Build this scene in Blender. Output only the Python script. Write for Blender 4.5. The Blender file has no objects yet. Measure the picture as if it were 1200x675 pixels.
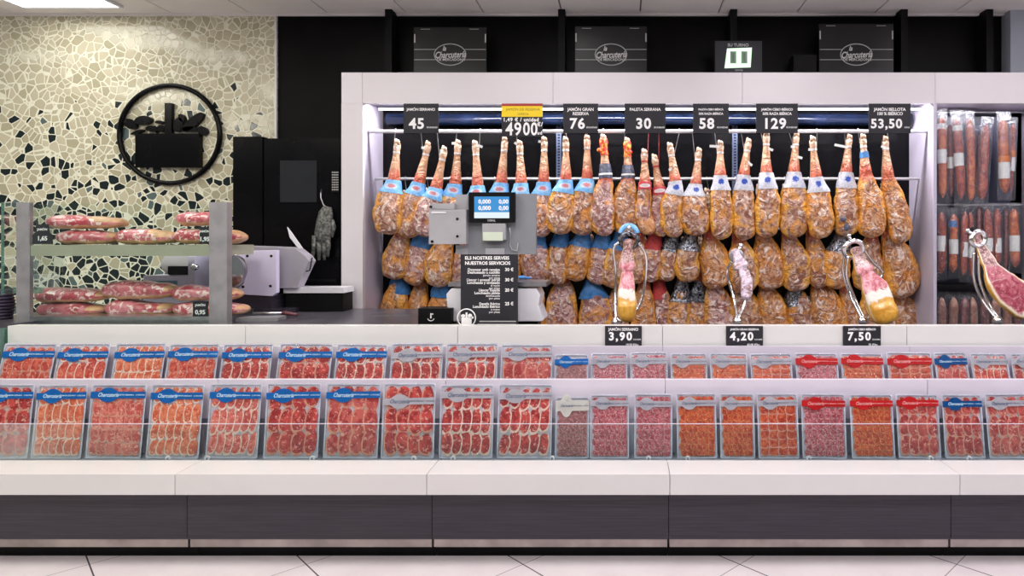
import bpy, bmesh, math, random
from mathutils import Vector, Matrix, noise
C = bpy.context.scene
COL = C.collection
PI = math.pi
rnd = random.Random(7)

# ------------------------------------------------------------------ camera
EYE = 1.55
cam_d = bpy.data.cameras.new('camera'); cam = bpy.data.objects.new('camera', cam_d); COL.objects.link(cam)
cam.location = (0, 0, EYE); cam.rotation_euler = (PI/2, 0, 0)
cam_d.sensor_width = 36; cam_d.lens = 36*770/1200
cam_d.shift_x = -130/1200; cam_d.shift_y = -57.5/1200
C.camera = cam
# ------------------------------------------------------------------ world, exposure
C.view_settings.view_transform = 'Standard'; C.view_settings.look = 'None'
C.view_settings.gamma = 1; C.view_settings.use_curve_mapping = False
C.view_settings.exposure = 0.0
w = bpy.data.worlds.new('world'); C.world = w; w.use_nodes = True
w.node_tree.nodes['Background'].inputs[0].default_value = (1.0, .97, .98, 1)
w.node_tree.nodes['Background'].inputs[1].default_value = 0.16
CEIL = 3.30
PANEL_W = 21.0        # watts of each ceiling panel
CASE_W = 18.0         # watts of each case strip
# panels: x, y, sx, sy, colour
WARM = (1.0, .97, .84); COOL = (1.0, .93, 1.0)
PANELS = [(-4.12, 4.60, .75, .66, WARM, .025)] + [(xx, 4.05, .66, .30, c, .10) for xx, c in ((-5.5, WARM), (-3.85, WARM), (-2.2, COOL), (-.55, COOL), (1.1, COOL), (2.75, COOL), (4.4, COOL))]
for yy in (2.35, .3):
    for xx, c in ((-5.6, WARM), (-3.9, WARM), (-2.1, WARM), (-.3, COOL), (1.5, COOL), (3.3, COOL), (5.1, COOL)):
        PANELS.append((xx, yy, .75, .66, c, 1.0))

# ------------------------------------------------------------------ helpers
def P(x, y, d):
    return Vector(((x-730)/770*d, d, EYE-(y-280)/770*d))
def X(x, d): return (x-730)/770*d
def Z(y, d): return EYE-(y-280)/770*d

def wloc(o):
    v = Vector((0, 0, 0))
    while o:
        v = v + o.location; o = o.parent
    return v
def thing(name, label, cat, loc=(0, 0, 0), group=None):
    o = bpy.data.objects.new(name, None); COL.objects.link(o); o.location = loc
    o.empty_display_size = .05
    o['label'] = label; o['category'] = cat
    if group: o['group'] = group
    return o
def tag(o, label, cat, group=None):
    o['label'] = label; o['category'] = cat
    if group: o['group'] = group
    return o
def obj(name, bm, mats, parent=None, smooth=False, bevel=0, bseg=2):
    if isinstance(bm, bmesh.types.BMesh):
        if bevel:
            es = [e for e in bm.edges if len(e.link_faces) == 2 and e.calc_face_angle(0) > .6]
            bmesh.ops.bevel(bm, geom=es, offset=bevel, segments=bseg, affect='EDGES', profile=.6, clamp_overlap=True)
        me = bpy.data.meshes.new(name); bm.to_mesh(me); bm.free()
    else: me = bm
    if not isinstance(mats, (list, tuple)): mats = [mats]
    for m in mats: me.materials.append(m)
    if smooth: me.shade_smooth()
    o = bpy.data.objects.new(name, me); COL.objects.link(o)
    if parent:
        me.transform(Matrix.Translation(-wloc(parent))); o.parent = parent
    return o
def put(name, me, M, parent):      # shared mesh data placed by a world matrix
    o = bpy.data.objects.new(name, me); COL.objects.link(o)
    o.parent = parent; o.matrix_basis = Matrix.Translation(-wloc(parent)) @ M
    return o
def struct(name, bm, mats, parent=None, **k):
    o = obj(name, bm, mats, parent, **k)
    if not parent: o['kind'] = 'structure'
    return o
def NB(): return bmesh.new()
def box(bm, x0, x1, y0, y1, z0, z1, mi=0, M=None):
    vs = [bm.verts.new((x, y, z)) for x in (x0, x1) for y in (y0, y1) for z in (z0, z1)]
    if M:
        for v in vs: v.co = M @ v.co
    for f in ((0,1,3,2), (4,6,7,5), (0,4,5,1), (2,3,7,6), (0,2,6,4), (1,5,7,3)):
        fc = bm.faces.new([vs[i] for i in f]); fc.material_index = mi
    return bm
def tube(bm, pts, rad, n=8, mi=0, cap=True, flat=1.0):
    pts = [Vector(p) for p in pts]
    if not isinstance(rad, (list, tuple)): rad = [rad]*len(pts)
    rings = []
    ref = None
    for i, p in enumerate(pts):
        t = (pts[min(i+1, len(pts)-1)]-pts[max(i-1, 0)]).normalized()
        if ref is None:
            ref = Vector((0, 1, 0)) if abs(t.y) < .8 else Vector((1, 0, 0))
        a = (ref - t*ref.dot(t)).normalized(); b = t.cross(a); ref = a
        rings.append([bm.verts.new(p + (a*math.cos(k*2*PI/n)*flat + b*math.sin(k*2*PI/n))*rad[i]) for k in range(n)])
    for i in range(len(rings)-1):
        for k in range(n):
            f = bm.faces.new((rings[i][k], rings[i][(k+1) % n], rings[i+1][(k+1) % n], rings[i+1][k])); f.material_index = mi
    if cap:
        for r in (rings[0][::-1], rings[-1]):
            f = bm.faces.new(r); f.material_index = mi
    return bm
def ball(bm, c, rx, ry=None, rz=None, u=14, v=10, mi=0, M=None):
    ry = ry or rx; rz = rz or rx
    T = Matrix.Translation(Vector(c)) @ (M or Matrix()) @ Matrix.Diagonal((rx, ry, rz, 1))
    r = bmesh.ops.create_uvsphere(bm, u_segments=u, v_segments=v, radius=1, matrix=T)
    for vv in r['verts']:
        for f in vv.link_faces: f.material_index = mi
    return bm
def disc(bm, c, rx, rz, y0, y1, n=32, mi=0, rot=0):      # flat puck facing -Y
    cr, sr = math.cos(rot), math.sin(rot)
    def pt(k, y):
        a, b = math.cos(k*2*PI/n)*rx, math.sin(k*2*PI/n)*rz
        return (c[0]+a*cr-b*sr, y, c[1]+a*sr+b*cr)
    f0 = [bm.verts.new(pt(k, y0)) for k in range(n)]; f1 = [bm.verts.new(pt(k, y1)) for k in range(n)]
    fs = [bm.faces.new(f0), bm.faces.new(f1[::-1])]
    for k in range(n): fs.append(bm.faces.new((f0[(k+1) % n], f0[k], f1[k], f1[(k+1) % n])))
    for f in fs: f.material_index = mi
    return bm
def torus(bm, c, R, r, axis='Y', n=32, m=8, Rz=None, mi=0, a0=0, a1=2*PI, M=None):
    Rz = Rz or R; full = abs(a1-a0-2*PI) < 1e-4
    pts = []
    cnt = n if full else n+1
    rings = []
    for i in range(cnt):
        a = a0+(a1-a0)*i/n
        ctr = Vector((math.cos(a)*R, 0, math.sin(a)*Rz)); rd = Vector((math.cos(a), 0, math.sin(a)))
        ring = []
        for j in range(m):
            b = j*2*PI/m
            q = ctr + rd*math.cos(b)*r + Vector((0, 1, 0))*math.sin(b)*r
            if axis == 'Z': q = Vector((q.x, q.z, q.y))
            if axis == 'X': q = Vector((q.y, q.x, q.z))
            if M: q = M @ q
            ring.append(bm.verts.new(q+Vector(c)))
        rings.append(ring)
    for i in range(n):
        A = rings[i]; B = rings[(i+1) % cnt]
        for j in range(m):
            f = bm.faces.new((A[j], B[j], B[(j+1) % m], A[(j+1) % m])); f.material_index = mi
    return bm
def prism(bm, pts, y0, y1, mi=0):      # outline in xz extruded in depth
    a = [bm.verts.new((p[0], y0, p[1])) for p in pts]; b = [bm.verts.new((p[0], y1, p[1])) for p in pts]
    n = len(pts)
    fs = [bm.faces.new(a), bm.faces.new(b[::-1])]
    for k in range(n): fs.append(bm.faces.new((a[(k+1) % n], a[k], b[k], b[(k+1) % n])))
    for f in fs: f.material_index = mi
    return bm
def fixn(bm): bmesh.ops.recalc_face_normals(bm, faces=bm.faces); return bm

def text_bm(items, bm=None):
    """items: (string, x, z, size, align, options) laid in the xz plane facing -Y"""
    bm = bm or NB()
    for s, x, z, size, al, op in items:
        cu = bpy.data.curves.new('t', 'FONT'); cu.body = s; cu.size = size; cu.align_x = al; cu.align_y = 'CENTER'
        cu.resolution_u = op.get('res', 3); cu.shear = op.get('shear', 0); cu.offset = op.get('off', 0)*size
        cu.space_character = op.get('space', 1); cu.extrude = op.get('ext', .0006)
        ob = bpy.data.objects.new('t', cu); me = bpy.data.meshes.new_from_object(ob)
        me.transform(Matrix.Translation((x, op.get('y', 0), z)) @ Matrix.Rotation(op.get('rot', 0), 4, 'Y') @ Matrix.Rotation(PI/2, 4, 'X') @ Matrix.Diagonal((op.get('sx', 1), 1, 1, 1)))
        bm.from_mesh(me)
        bpy.data.objects.remove(ob); bpy.data.meshes.remove(me); bpy.data.curves.remove(cu)
    return bm

# ------------------------------------------------------------------ materials
class NT:
    def __init__(s, name):
        s.m = bpy.data.materials.new(name); s.m.use_nodes = True; s.t = s.m.node_tree
        s.b = s.t.nodes['Principled BSDF']; s.out = s.t.nodes['Material Output']
    def n(s, typ, props=None, **ins):
        nd = s.t.nodes.new(typ)
        for k, v in (props or {}).items(): setattr(nd, k, v)
        for k, v in ins.items():
            key = int(k[1:]) if k[0] == 'i' and k[1:].isdigit() else k.replace('_', ' ')
            s.link(v, nd.inputs[key])
        return nd
    def link(s, v, sock):
        if isinstance(v, bpy.types.NodeSocket): s.t.links.new(v, sock)
        elif isinstance(v, (tuple, list)) and len(v) == 3 and sock.type == 'RGBA': sock.default_value = (*v, 1)
        else: sock.default_value = v
    def math(s, op, a, b=0, c=None):
        nd = s.t.nodes.new('ShaderNodeMath'); nd.operation = op; s.link(a, nd.inputs[0]); s.link(b, nd.inputs[1])
        if c is not None: s.link(c, nd.inputs[2])
        return nd.outputs[0]
    def mix(s, f, a, b):
        nd = s.t.nodes.new('ShaderNodeMix'); nd.data_type = 'RGBA'
        s.link(f, nd.inputs[0]); s.link(a, nd.inputs[6]); s.link(b, nd.inputs[7]); return nd.outputs[2]
    def ramp(s, f, a, b):
        nd = s.t.nodes.new('ShaderNodeMapRange'); nd.interpolation_type = 'SMOOTHSTEP'
        s.link(f, nd.inputs[0]); nd.inputs[1].default_value = a; nd.inputs[2].default_value = b; return nd.outputs[0]
    def coord(s, which='Object', scale=(1, 1, 1), rnd_off=False):
        tc = s.t.nodes.new('ShaderNodeTexCoord'); mp = s.t.nodes.new('ShaderNodeMapping')
        s.t.links.new(tc.outputs[which], mp.inputs[0]); mp.inputs['Scale'].default_value = scale
        if rnd_off:
            oi = s.t.nodes.new('ShaderNodeObjectInfo'); mu = s.math('MULTIPLY', oi.outputs['Random'], 37.0)
            s.t.links.new(mu, mp.inputs['Location'])
        return mp.outputs[0]
    def noise(s, vec, scale, detail=3, dist=0, rough=.5):
        nd = s.n('ShaderNodeTexNoise', Vector=vec, Scale=scale, Detail=detail, Distortion=dist, Roughness=rough); return nd.outputs[0]
    def bump(s, h, st=.3, dist=.01):
        s.t.links.new(s.n('ShaderNodeBump', Height=h, Strength=st, Distance=dist).outputs[0], s.b.inputs['Normal'])
    def set(s, **k):
        for kk, v in k.items(): s.link(v, s.b.inputs[kk.replace('_', ' ')])
        return s
def simple(name, col, rough=.5, metal=0, coat=0, var=.06, sc=6, bump=0, spec=.5, bsc=80):
    t = NT(name); v = t.coord('Object', rnd_off=True)
    n1 = t.noise(v, sc, 4)
    dk = tuple(c*(1-var*2) for c in col)
    t.set(Base_Color=t.mix(t.ramp(n1, .3, .7), dk, col), Roughness=rough, Metallic=metal, Coat_Weight=coat, Specular_IOR_Level=spec)
    if bump: t.bump(t.noise(v, bsc, 3), bump, .004)
    return t.m
def emis(name, col, st):
    t = NT(name); t.set(Base_Color=(.01, .01, .01), Emission_Color=col, Emission_Strength=st); return t.m
def clear(name, col=(1, 1, 1), gl=.12, rough=.08, tint=(1, 1, 1), white=0.0, bump=0, bsc=60, fk=1.0):
    t = NT(name)
    tr = t.n('ShaderNodeBsdfTransparent', Color=tint); g = t.n('ShaderNodeBsdfGlossy', Color=col, Roughness=rough)
    if bump:
        b = t.n('ShaderNodeBump', Height=t.noise(t.coord('Object', rnd_off=True), bsc, 2, 1.0), Strength=bump, Distance=.01)
        t.t.links.new(b.outputs[0], g.inputs['Normal'])
    fr = t.n('ShaderNodeFresnel', IOR=1.45)
    f = t.math('ADD', t.math('MULTIPLY', fr.outputs[0], fk), gl)
    mx = t.n('ShaderNodeMixShader', i0=f, i1=tr.outputs[0], i2=g.outputs[0]); o = mx.outputs[0]
    if white:
        d = t.n('ShaderNodeBsdfDiffuse', Color=col)
        o = t.n('ShaderNodeMixShader', i0=white, i1=o, i2=d.outputs[0]).outputs[0]
    t.t.links.new(o, t.out.inputs[0]); return t.m

M = {}
M['white'] = simple('white_laminate', (.64, .61, .64), .35, var=.02, sc=2)
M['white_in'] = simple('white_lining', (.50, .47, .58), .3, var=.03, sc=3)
M['bumper'] = simple('bumper_laminate', (.62, .61, .61), .3, var=.02, sc=2)
M['rail'] = simple('rail_laminate', (.66, .66, .65), .35, var=.02, sc=2)
M['black'] = simple('black_gloss_panel', (.004, .004, .005), .2, var=.2, sc=3, spec=.12)
M['blackm'] = simple('black_matte', (.006, .006, .007), .5, var=.2, spec=.12)
M['charcoal'] = simple('charcoal_sign', (.024, .024, .030), .5, var=.1, spec=.25)
M['black_wall'] = simple('black_wall_panel', (.004, .0035, .004), .4, var=.2, spec=.08)
M['letter'] = simple('white_lettering', (.85, .85, .85), .5, var=0)
M['letter_grey'] = simple('grey_lettering', (.42, .42, .42), .5, var=0)
M['steel'] = simple('brushed_steel', (.62, .62, .64), .28, 1.0, var=.1, sc=20)
M['chrome'] = simple('chrome', (.82, .83, .86), .1, 1.0, var=.05)
M['steel_dull'] = simple('dull_steel', (.44, .44, .46), .38, .7, var=.1, sc=12)
M['kick'] = simple('kick_strip_metal', (.46, .40, .38), .3, .75, var=.2, sc=5)
M['grey_plastic'] = simple('grey_plastic', (.23, .24, .26), .35, var=.04)
M['lgrey_plastic'] = simple('light_grey_plastic', (.36, .36, .38), .3, var=.04)
M['wh_plastic'] = simple('white_plastic', (.68, .68, .72), .28, var=.03)
M['lav'] = simple('pale_enamel', (.66, .62, .80), .28, var=.04)
M['worktop'] = simple('dark_worktop', (.075, .07, .085), .28, var=.2, sc=9)
M['tray'] = simple('tray_plastic', (.60, .62, .72), .25, var=.1, sc=20)
M['shelfw'] = simple('display_shelf', (.62, .58, .66), .3, var=.03)
M['shelfg'] = simple('display_steel', (.42, .45, .54), .3, .3, var=.1)
M['blue'] = simple('blue_label', (.01, .19, .62), .35, var=.05)
M['dblue'] = simple('deep_blue_label', (.008, .12, .40), .35, var=.05)
M['grey_lab'] = simple('grey_label', (.62, .63, .70), .35, var=.05, sc=30)
M['white_lab'] = simple('cream_label', (.78, .78, .74), .4, var=.03)
M['red_lab'] = simple('red_label', (.72, .02, .025), .35, var=.05)
M['lab_ink'] = simple('label_ink', (.12, .16, .26), .4, var=0)
M['lab_white'] = simple('label_white_ink', (.45, .68, .85), .4, var=0)
M['yellow'] = simple('yellow_strip', (.85, .62, .0), .4, var=.03)
M['redstrip'] = simple('red_strip', (.35, .02, .02), .4, var=.03)
M['film'] = clear('clear_film', (1, 1, 1), .0, .12, bump=.9, bsc=40, fk=.5)
M['bag'] = clear('vacuum_bag', (.9, .93, 1), .03, .12, white=.035, bump=1.0, bsc=60)
M['glass'] = clear('clear_glass', (.95, 1, 1), .0, .02, tint=(.96, .99, .98), fk=.3)
M['glass_edge'] = clear('green_glass_edge', (.7, .95, .88), .12, .1, tint=(.70, .88, .82), white=.06)
M['smoke'] = clear('smoky_cover', (.75, .72, .8), .1, .1, tint=(.75, .73, .78), white=.35)
M['rope'] = simple('white_cord', (.70, .72, .74), .6, var=.1, sc=60)
M['redcord'] = simple('red_cord', (.55, .05, .05), .6, var=.2, sc=60)
M['tagw'] = simple('white_tag', (.82, .84, .82), .5, var=.03)
M['silver'] = simple('silver_net', (.40, .42, .48), .25, .8, var=.5, sc=60, bump=1, bsc=90)
M['bluecap'] = simple('blue_paper', (.05, .22, .55), .4, var=.2, sc=30, bump=.5)
M['rednet'] = None
M['hoof'] = simple('pale_hoof', (.62, .40, .27), .45, var=.25, sc=40, coat=.2)

def mk_ham(name, fatA, fatB, leanA, leanB, thr=.5):
    t = NT(name); uv = t.n('ShaderNodeUVMap').outputs[0]; sx = t.n('ShaderNodeSeparateXYZ', Vector=uv)
    fr, al = sx.outputs[0], sx.outputs[1]
    v = t.coord('Object', rnd_off=True)
    n1 = t.noise(v, 7, 3, 1.0); n2 = t.noise(v, 12, 3, 2.0, .55); n3 = t.noise(v, 34, 2, 2.0); n4 = t.noise(v, 10, 3, 3.0)
    fat = t.mix(t.ramp(n2, .3, .75), fatA, fatB)
    lean = t.mix(t.ramp(n2, .36, .62), leanA, leanB)
    lean = t.mix(t.math('MULTIPLY', t.ramp(n4, .54, .63), .85), lean, (.86, .73, .66))  # cream streaks: waxy highlights painted into the lean colour
    lean = t.mix(t.math('MULTIPLY', t.ramp(n3, .60, .70), .5), lean, (.07, .03, .025))
    lean = t.mix(t.math('MULTIPLY', t.ramp(n1, .54, .66), .65), lean, fatA)
    msk = t.ramp(t.math('ADD', fr, t.math('MULTIPLY', t.math('SUBTRACT', n1, .5), 1.9)), thr-.22, thr+.22)
    body = t.mix(msk, fat, lean)
    body = t.mix(t.math('MULTIPLY', t.ramp(t.noise(v, 16, 3, 2.5), .42, .34), .65), body, (.16, .055, .03))
    skin = t.mix(t.ramp(n2, .3, .7), (.50, .22, .10), (.66, .42, .26))
    red = t.mix(t.ramp(n2, .3, .7), (.52, .06, .03), (.66, .20, .10))
    skin = t.mix(t.math('MULTIPLY', t.ramp(al, .27, .40), t.ramp(t.math('ADD', fr, t.math('MULTIPLY', n1, .5)), .3, .7)), skin, red)
    skin = t.mix(t.math('MULTIPLY', t.ramp(t.math('SUBTRACT', .16, al), 0, .1), .7), skin, (.72, .55, .42))
    col = t.mix(t.ramp(t.math('ADD', al, t.math('MULTIPLY', t.math('SUBTRACT', n1, .5), .1)), .46, .54), skin, body)
    t.set(Base_Color=col, Roughness=.42, Coat_Weight=.5, Coat_Roughness=.14)
    t.bump(t.math('ADD', t.math('MULTIPLY', n4, 1.0), t.math('MULTIPLY', n3, .35)), 1.0, .03)
    return t.m
M['hamA'] = mk_ham('cured_ham_golden', (.80, .32, .015), (.95, .54, .09), (.28, .10, .06), (.60, .36, .26), .60)
M['hamB'] = mk_ham('cured_ham_mauve', (.76, .30, .02), (.92, .50, .10), (.28, .10, .09), (.60, .38, .36), .52)
M['hamC'] = mk_ham('cured_ham_tan', (.76, .27, .015), (.92, .46, .09), (.36, .12, .04), (.66, .37, .21), .66)

def mk_carved(sh=0, name='carved_ham_flesh', ft=.42, pa=(.50, .10, .14), pb=(.72, .36, .40), dk=.38):
    t = NT(name); uv = t.n('ShaderNodeUVMap').outputs[0]; sx = t.n('ShaderNodeSeparateXYZ', Vector=uv)
    fr, al = sx.outputs[0], sx.outputs[1]; v = t.coord('Object', rnd_off=True)
    n1 = t.noise(v, 18, 4, 1.5); n2 = t.noise(v, 50, 4, 2)
    fat = t.mix(t.ramp(n1, .3, .7), (.60, .27, .02), (.74, .42, .07))
    pink = t.mix(t.ramp(n1, .4, .62), pa, pb)
    pink = t.mix(t.math('MULTIPLY', t.ramp(n2, .6, .68), .7), pink, (.80, .62, .62))
    dark = t.mix(t.ramp(n2, .4, .6), (.16, .05, .05), (.55, .35, .33))
    lean = t.mix(t.ramp(t.math('ADD', al, t.math('MULTIPLY', n1, .1)), dk, dk+.08), dark, pink)
    m1 = t.ramp(t.math('ADD', al, t.math('MULTIPLY', t.math('SUBTRACT', n1, .5), .12)), .66+sh, .69+sh)
    m2 = t.ramp(t.math('ADD', al, t.math('MULTIPLY', t.math('SUBTRACT', n1, .5), .12)), .75+sh, .78+sh)
    strip = t.mix(m1, lean, (.86, .82, .76)); strip = t.mix(m2, strip, fat)
    fm = t.ramp(t.math('ADD', fr, t.math('MULTIPLY', n1, .2)), ft, ft+.16)
    rim = t.mix(t.ramp(fr, .2, .45), fat, (.84, .72, .55))
    col = t.mix(fm, rim, strip)
    t.set(Base_Color=col, Roughness=.35, Coat_Weight=.4, Coat_Roughness=.1); t.bump(n1, .5, .01); return t.m
M['carved'] = mk_carved(); M['carved_long'] = mk_carved(.22, 'long_carved_ham_flesh', .62, (.30, .03, .06), (.50, .14, .18), .48)

def mk_collar(name, base, spot, core, wv=.24, hh=.22):
    # uv.x = angle about the leg, uv.y = height
    t = NT(name); uv = t.n('ShaderNodeUVMap').outputs[0]; sx = t.n('ShaderNodeSeparateXYZ', Vector=uv)
    a = t.math('DIVIDE', t.math('SUBTRACT', sx.outputs[0], .5), wv*.5); b = t.math('DIVIDE', t.math('SUBTRACT', sx.outputs[1], .5), hh)
    r = t.math('ADD', t.math('MULTIPLY', a, a), t.math('MULTIPLY', b, b))
    n = t.noise(t.coord('Object', rnd_off=True), 70, 3, 1)
    bc = t.mix(t.ramp(n, .35, .65), base, tuple(min(1, c*1.35+.04) for c in base))
    rr = t.math('ADD', r, t.math('MULTIPLY', t.math('SUBTRACT', n, .5), 1.2))
    c = t.mix(t.ramp(rr, 1.15, .95), bc, spot); c = t.mix(t.ramp(rr, .42, .25), c, core)
    t.set(Base_Color=c, Roughness=.35, Coat_Weight=.3); t.bump(n, .4, .006); return t.m
M['collar_blue'] = mk_collar('blue_collar_print', (.16, .42, .78), (.50, .62, .82), (.62, .20, .24))
M['collar_white'] = mk_collar('white_collar_print', (.50, .52, .58), (.62, .66, .78), (.03, .09, .50), .2, .3)
M['collar_navy'] = simple('navy_banded_collar', (.13, .15, .24), .35, var=.4, sc=50, coat=.3)
M['collar_red'] = mk_collar('red_collar_print', (.50, .03, .05), (.80, .76, .76), (.70, .60, .60), .3, .25)
t = NT('red_net'); v = t.coord('Object', rnd_off=True); t.set(Base_Color=t.mix(t.ramp(t.noise(v, 45, 2), .5, .6), (.72, .03, .02), (.80, .45, .05)), Roughness=.5); t.bump(t.noise(v, 90, 2), .8, .01); M['rednet'] = t.m

def mk_meat(name, a, b, fat, sc=30, amt=.5, fs=.60):
    t = NT(name); v = t.coord('Object', rnd_off=True)
    n1 = t.noise(v, sc, 4, 1.2); n2 = t.noise(v, sc*3.2, 3, 1.0); n0 = t.noise(v, 7, 2)
    c = t.mix(t.ramp(n1, .38, .62), a, b)
    c = t.mix(t.math('MULTIPLY', t.ramp(n0, .45, .65), .35), c, tuple(x*.6 for x in a))
    c = t.mix(t.math('MULTIPLY', t.ramp(n2, fs, fs+.08), amt), c, fat)
    t.set(Base_Color=c, Roughness=.32, Coat_Weight=.5, Coat_Roughness=.15, Specular_IOR_Level=.6); t.bump(n1, .4, .004); return t.m
FAT = (.86, .60, .50)
MEAT = {
 'jamon': mk_meat('cured_ham_slices', (.46, .03, .02), (.66, .13, .08), FAT, 22, .6, .57),
 'dark': mk_meat('dark_ham_slices', (.32, .015, .02), (.60, .07, .06), FAT, 22, .65, .57),
 'orange': mk_meat('orange_ham_slices', (.60, .10, .035), (.76, .25, .13), FAT, 22, .6, .57),
 'pink': mk_meat('pink_ham_slices', (.52, .07, .06), (.72, .21, .17), FAT, 22, .65, .56),
 'salami': mk_meat('salami_slices', (.32, .025, .045), (.54, .11, .14), (.86, .56, .58), 50, .6, .54),
 'chorizo': mk_meat('chorizo_slices', (.42, .022, .008), (.66, .12, .035), (.90, .46, .22), 50, .5, .58),
 'brown': mk_meat('dark_salami_slices', (.22, .045, .05), (.42, .14, .15), (.72, .52, .52), 60, .6, .53),
 'loin': mk_meat('cured_loin_slices', (.38, .025, .03), (.60, .13, .11), FAT, 18, .6, .57),
}
M['fat'] = simple('white_fat_rim', (.88, .70, .60), .35, coat=.3, var=.12, sc=60)
M['fatr'] = simple('reddish_fat_rim', (.74, .36, .26), .35, coat=.3, var=.15, sc=60)
M['sal_rim'] = simple('pink_slice_rim', (.74, .38, .40), .35, coat=.5, var=.35, sc=90)
M['cho_rim'] = simple('orange_slice_rim', (.76, .28, .10), .35, coat=.5, var=.3, sc=90)
M['bro_rim'] = simple('brown_slice_rim', (.48, .28, .28), .35, coat=.5, var=.4, sc=90)
M['rawcut'] = mk_meat('boneless_ham_cut', (.44, .05, .07), (.64, .20, .24), (.88, .70, .68), 8, .8, .52)
M['rind'] = simple('ham_rind', (.72, .42, .22), .4, coat=.3, var=.2, sc=20, bump=.4)
def mk_saus(name, a, b, spot):
    t = NT(name); v = t.coord('Object', rnd_off=True); n1 = t.noise(v, 25, 4, 1); n2 = t.noise(v, 70, 3, .5)
    c = t.mix(t.ramp(n1, .38, .62), a, b); c = t.mix(t.math('MULTIPLY', t.ramp(n2, .58, .66), .5), c, spot)
    t.set(Base_Color=c, Roughness=.35, Coat_Weight=.5); t.bump(n2, .5, .005); return t.m
SAUS = {'o': mk_saus('orange_sausage', (.40, .04, .01), (.66, .16, .02), (.85, .42, .12)),
        'r': mk_saus('red_sausage', (.24, .015, .012), (.48, .06, .02), (.72, .25, .10)),
        'd': mk_saus('dark_sausage', (.14, .025, .035), (.28, .06, .06), (.40, .2, .2)),
        'b': mk_saus('brown_sausage', (.36, .14, .10), (.50, .24, .16), (.62, .42, .36))}

# mosaic of broken tile
t = NT('broken_tile_mosaic')
v = t.coord('Object')
vv = t.n('ShaderNodeVectorMath', {'operation': 'MULTIPLY'}, i0=v, i1=(1, 0, 1)).outputs[0]
dn = t.n('ShaderNodeTexNoise', Vector=vv, Scale=2.5, Detail=1)
dis = t.n('ShaderNodeVectorMath', {'operation': 'MULTIPLY'}, i0=dn.outputs[1], i1=(.12, 0, .12)).outputs[0]
vv = t.n('ShaderNodeVectorMath', {'operation': 'ADD'}, i0=vv, i1=dis).outputs[0]
SC = 17.0
ve = t.n('ShaderNodeTexVoronoi', {'feature': 'DISTANCE_TO_EDGE'}, Vector=vv, Scale=SC)
vf = t.n('ShaderNodeTexVoronoi', {'feature': 'F1'}, Vector=vv, Scale=SC)
cr = t.n('ShaderNodeSeparateColor', i0=vf.outputs['Color'])
pz = t.n('ShaderNodeSeparateXYZ', Vector=vf.outputs['Position']).outputs[2]
dens = t.n('ShaderNodeMapRange', i0=pz, i1=2.98, i2=1.40, i3=-.0, i4=.80).outputs[0]
dens = t.math('POWER', t.math('MAXIMUM', dens, .0), 1.25)
isb = t.math('LESS_THAN', cr.outputs[0], dens)
beige = t.mix(cr.outputs[1], (.40, .37, .25), (.55, .51, .37))
blk = t.mix(t.math('GREATER_THAN', cr.outputs[2], .86), (.012, .020, .020), (.10, .14, .14))
tile = t.mix(isb, beige, blk)
gm = t.math('LESS_THAN', ve.outputs[0], .06)
col = t.mix(gm, tile, (.72, .72, .58))
t.set(Base_Color=col, Roughness=t.math('ADD', t.math('MULTIPLY', gm, .5), .12))
hn = t.noise(v, 6, 2)
t.bump(t.math('ADD', t.ramp(ve.outputs[0], .03, .09), t.math('MULTIPLY', hn, .8)), .25, .012)
M['mosaic'] = t.m

# floor tiles laid on the diagonal
t = NT('pale_floor_tile')
g = t.n('ShaderNodeNewGeometry').outputs['Position']; s3 = t.n('ShaderNodeSeparateXYZ', Vector=g)
S2 = 1.033
a = t.math('ADD', t.math('SUBTRACT', s3.outputs[0], -.476), t.math('SUBTRACT', s3.outputs[1], 3.13))
b = t.math('SUBTRACT', t.math('SUBTRACT', s3.outputs[0], -.476), t.math('SUBTRACT', s3.outputs[1], 3.13))
def lines(x, wd):
    f = t.math('FRACT', t.math('DIVIDE', t.math('ADD', x, S2*50), S2)); f = t.math('ABSOLUTE', t.math('SUBTRACT', f, .5))
    return t.math('GREATER_THAN', f, .5-wd)
g1 = lines(a, .0045); g2 = lines(b, .0028)
n = t.noise(g, 3, 4)
base = t.mix(t.ramp(n, .3, .7), (.66, .60, .63), (.72, .67, .69))
c = t.mix(g2, base, (.22, .19, .2)); c = t.mix(g1, c, (.08, .07, .08))
t.set(Base_Color=c, Roughness=.22)
M['floor'] = t.m
M['ceil'] = simple('ceiling_tile', (.78, .76, .74), .7, var=.03, sc=2)
M['ceilgap'] = simple('ceiling_gap', (.10, .10, .11), .7)
t = NT('dark_laminate'); v = t.coord('Object', (1, 1, 1)); n = t.noise(t.coord('Object', (2, 2, 90)), 2, 4)
t.set(Base_Color=t.mix(t.ramp(n, .3, .7), (.028, .024, .034), (.040, .034, .048)), Roughness=.16, Specular_IOR_Level=.35); M['base'] = t.m
M['lamp'] = emis('lamp_diffuser', (1, .97, .92), 7.0)
M['led'] = emis('led_tube', (.93, .93, 1), 3.2)
M['screen'] = emis('blue_screen', (.02, .30, .72), .9)
M['screenw'] = emis('white_screen', (.80, .92, 1), .95)
M['digit'] = emis('display_glow', (.72, 1.0, .72), 1.3)
M['digit_off'] = simple('display_segment', (.12, .2, .14), .5)
M['navy'] = simple('navy_reflection_beam', (.010, .020, .055), .12, .2, var=.3)
M['greywall'] = simple('grey_blue_wall', (.36, .39, .46), .6, var=.05)

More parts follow.
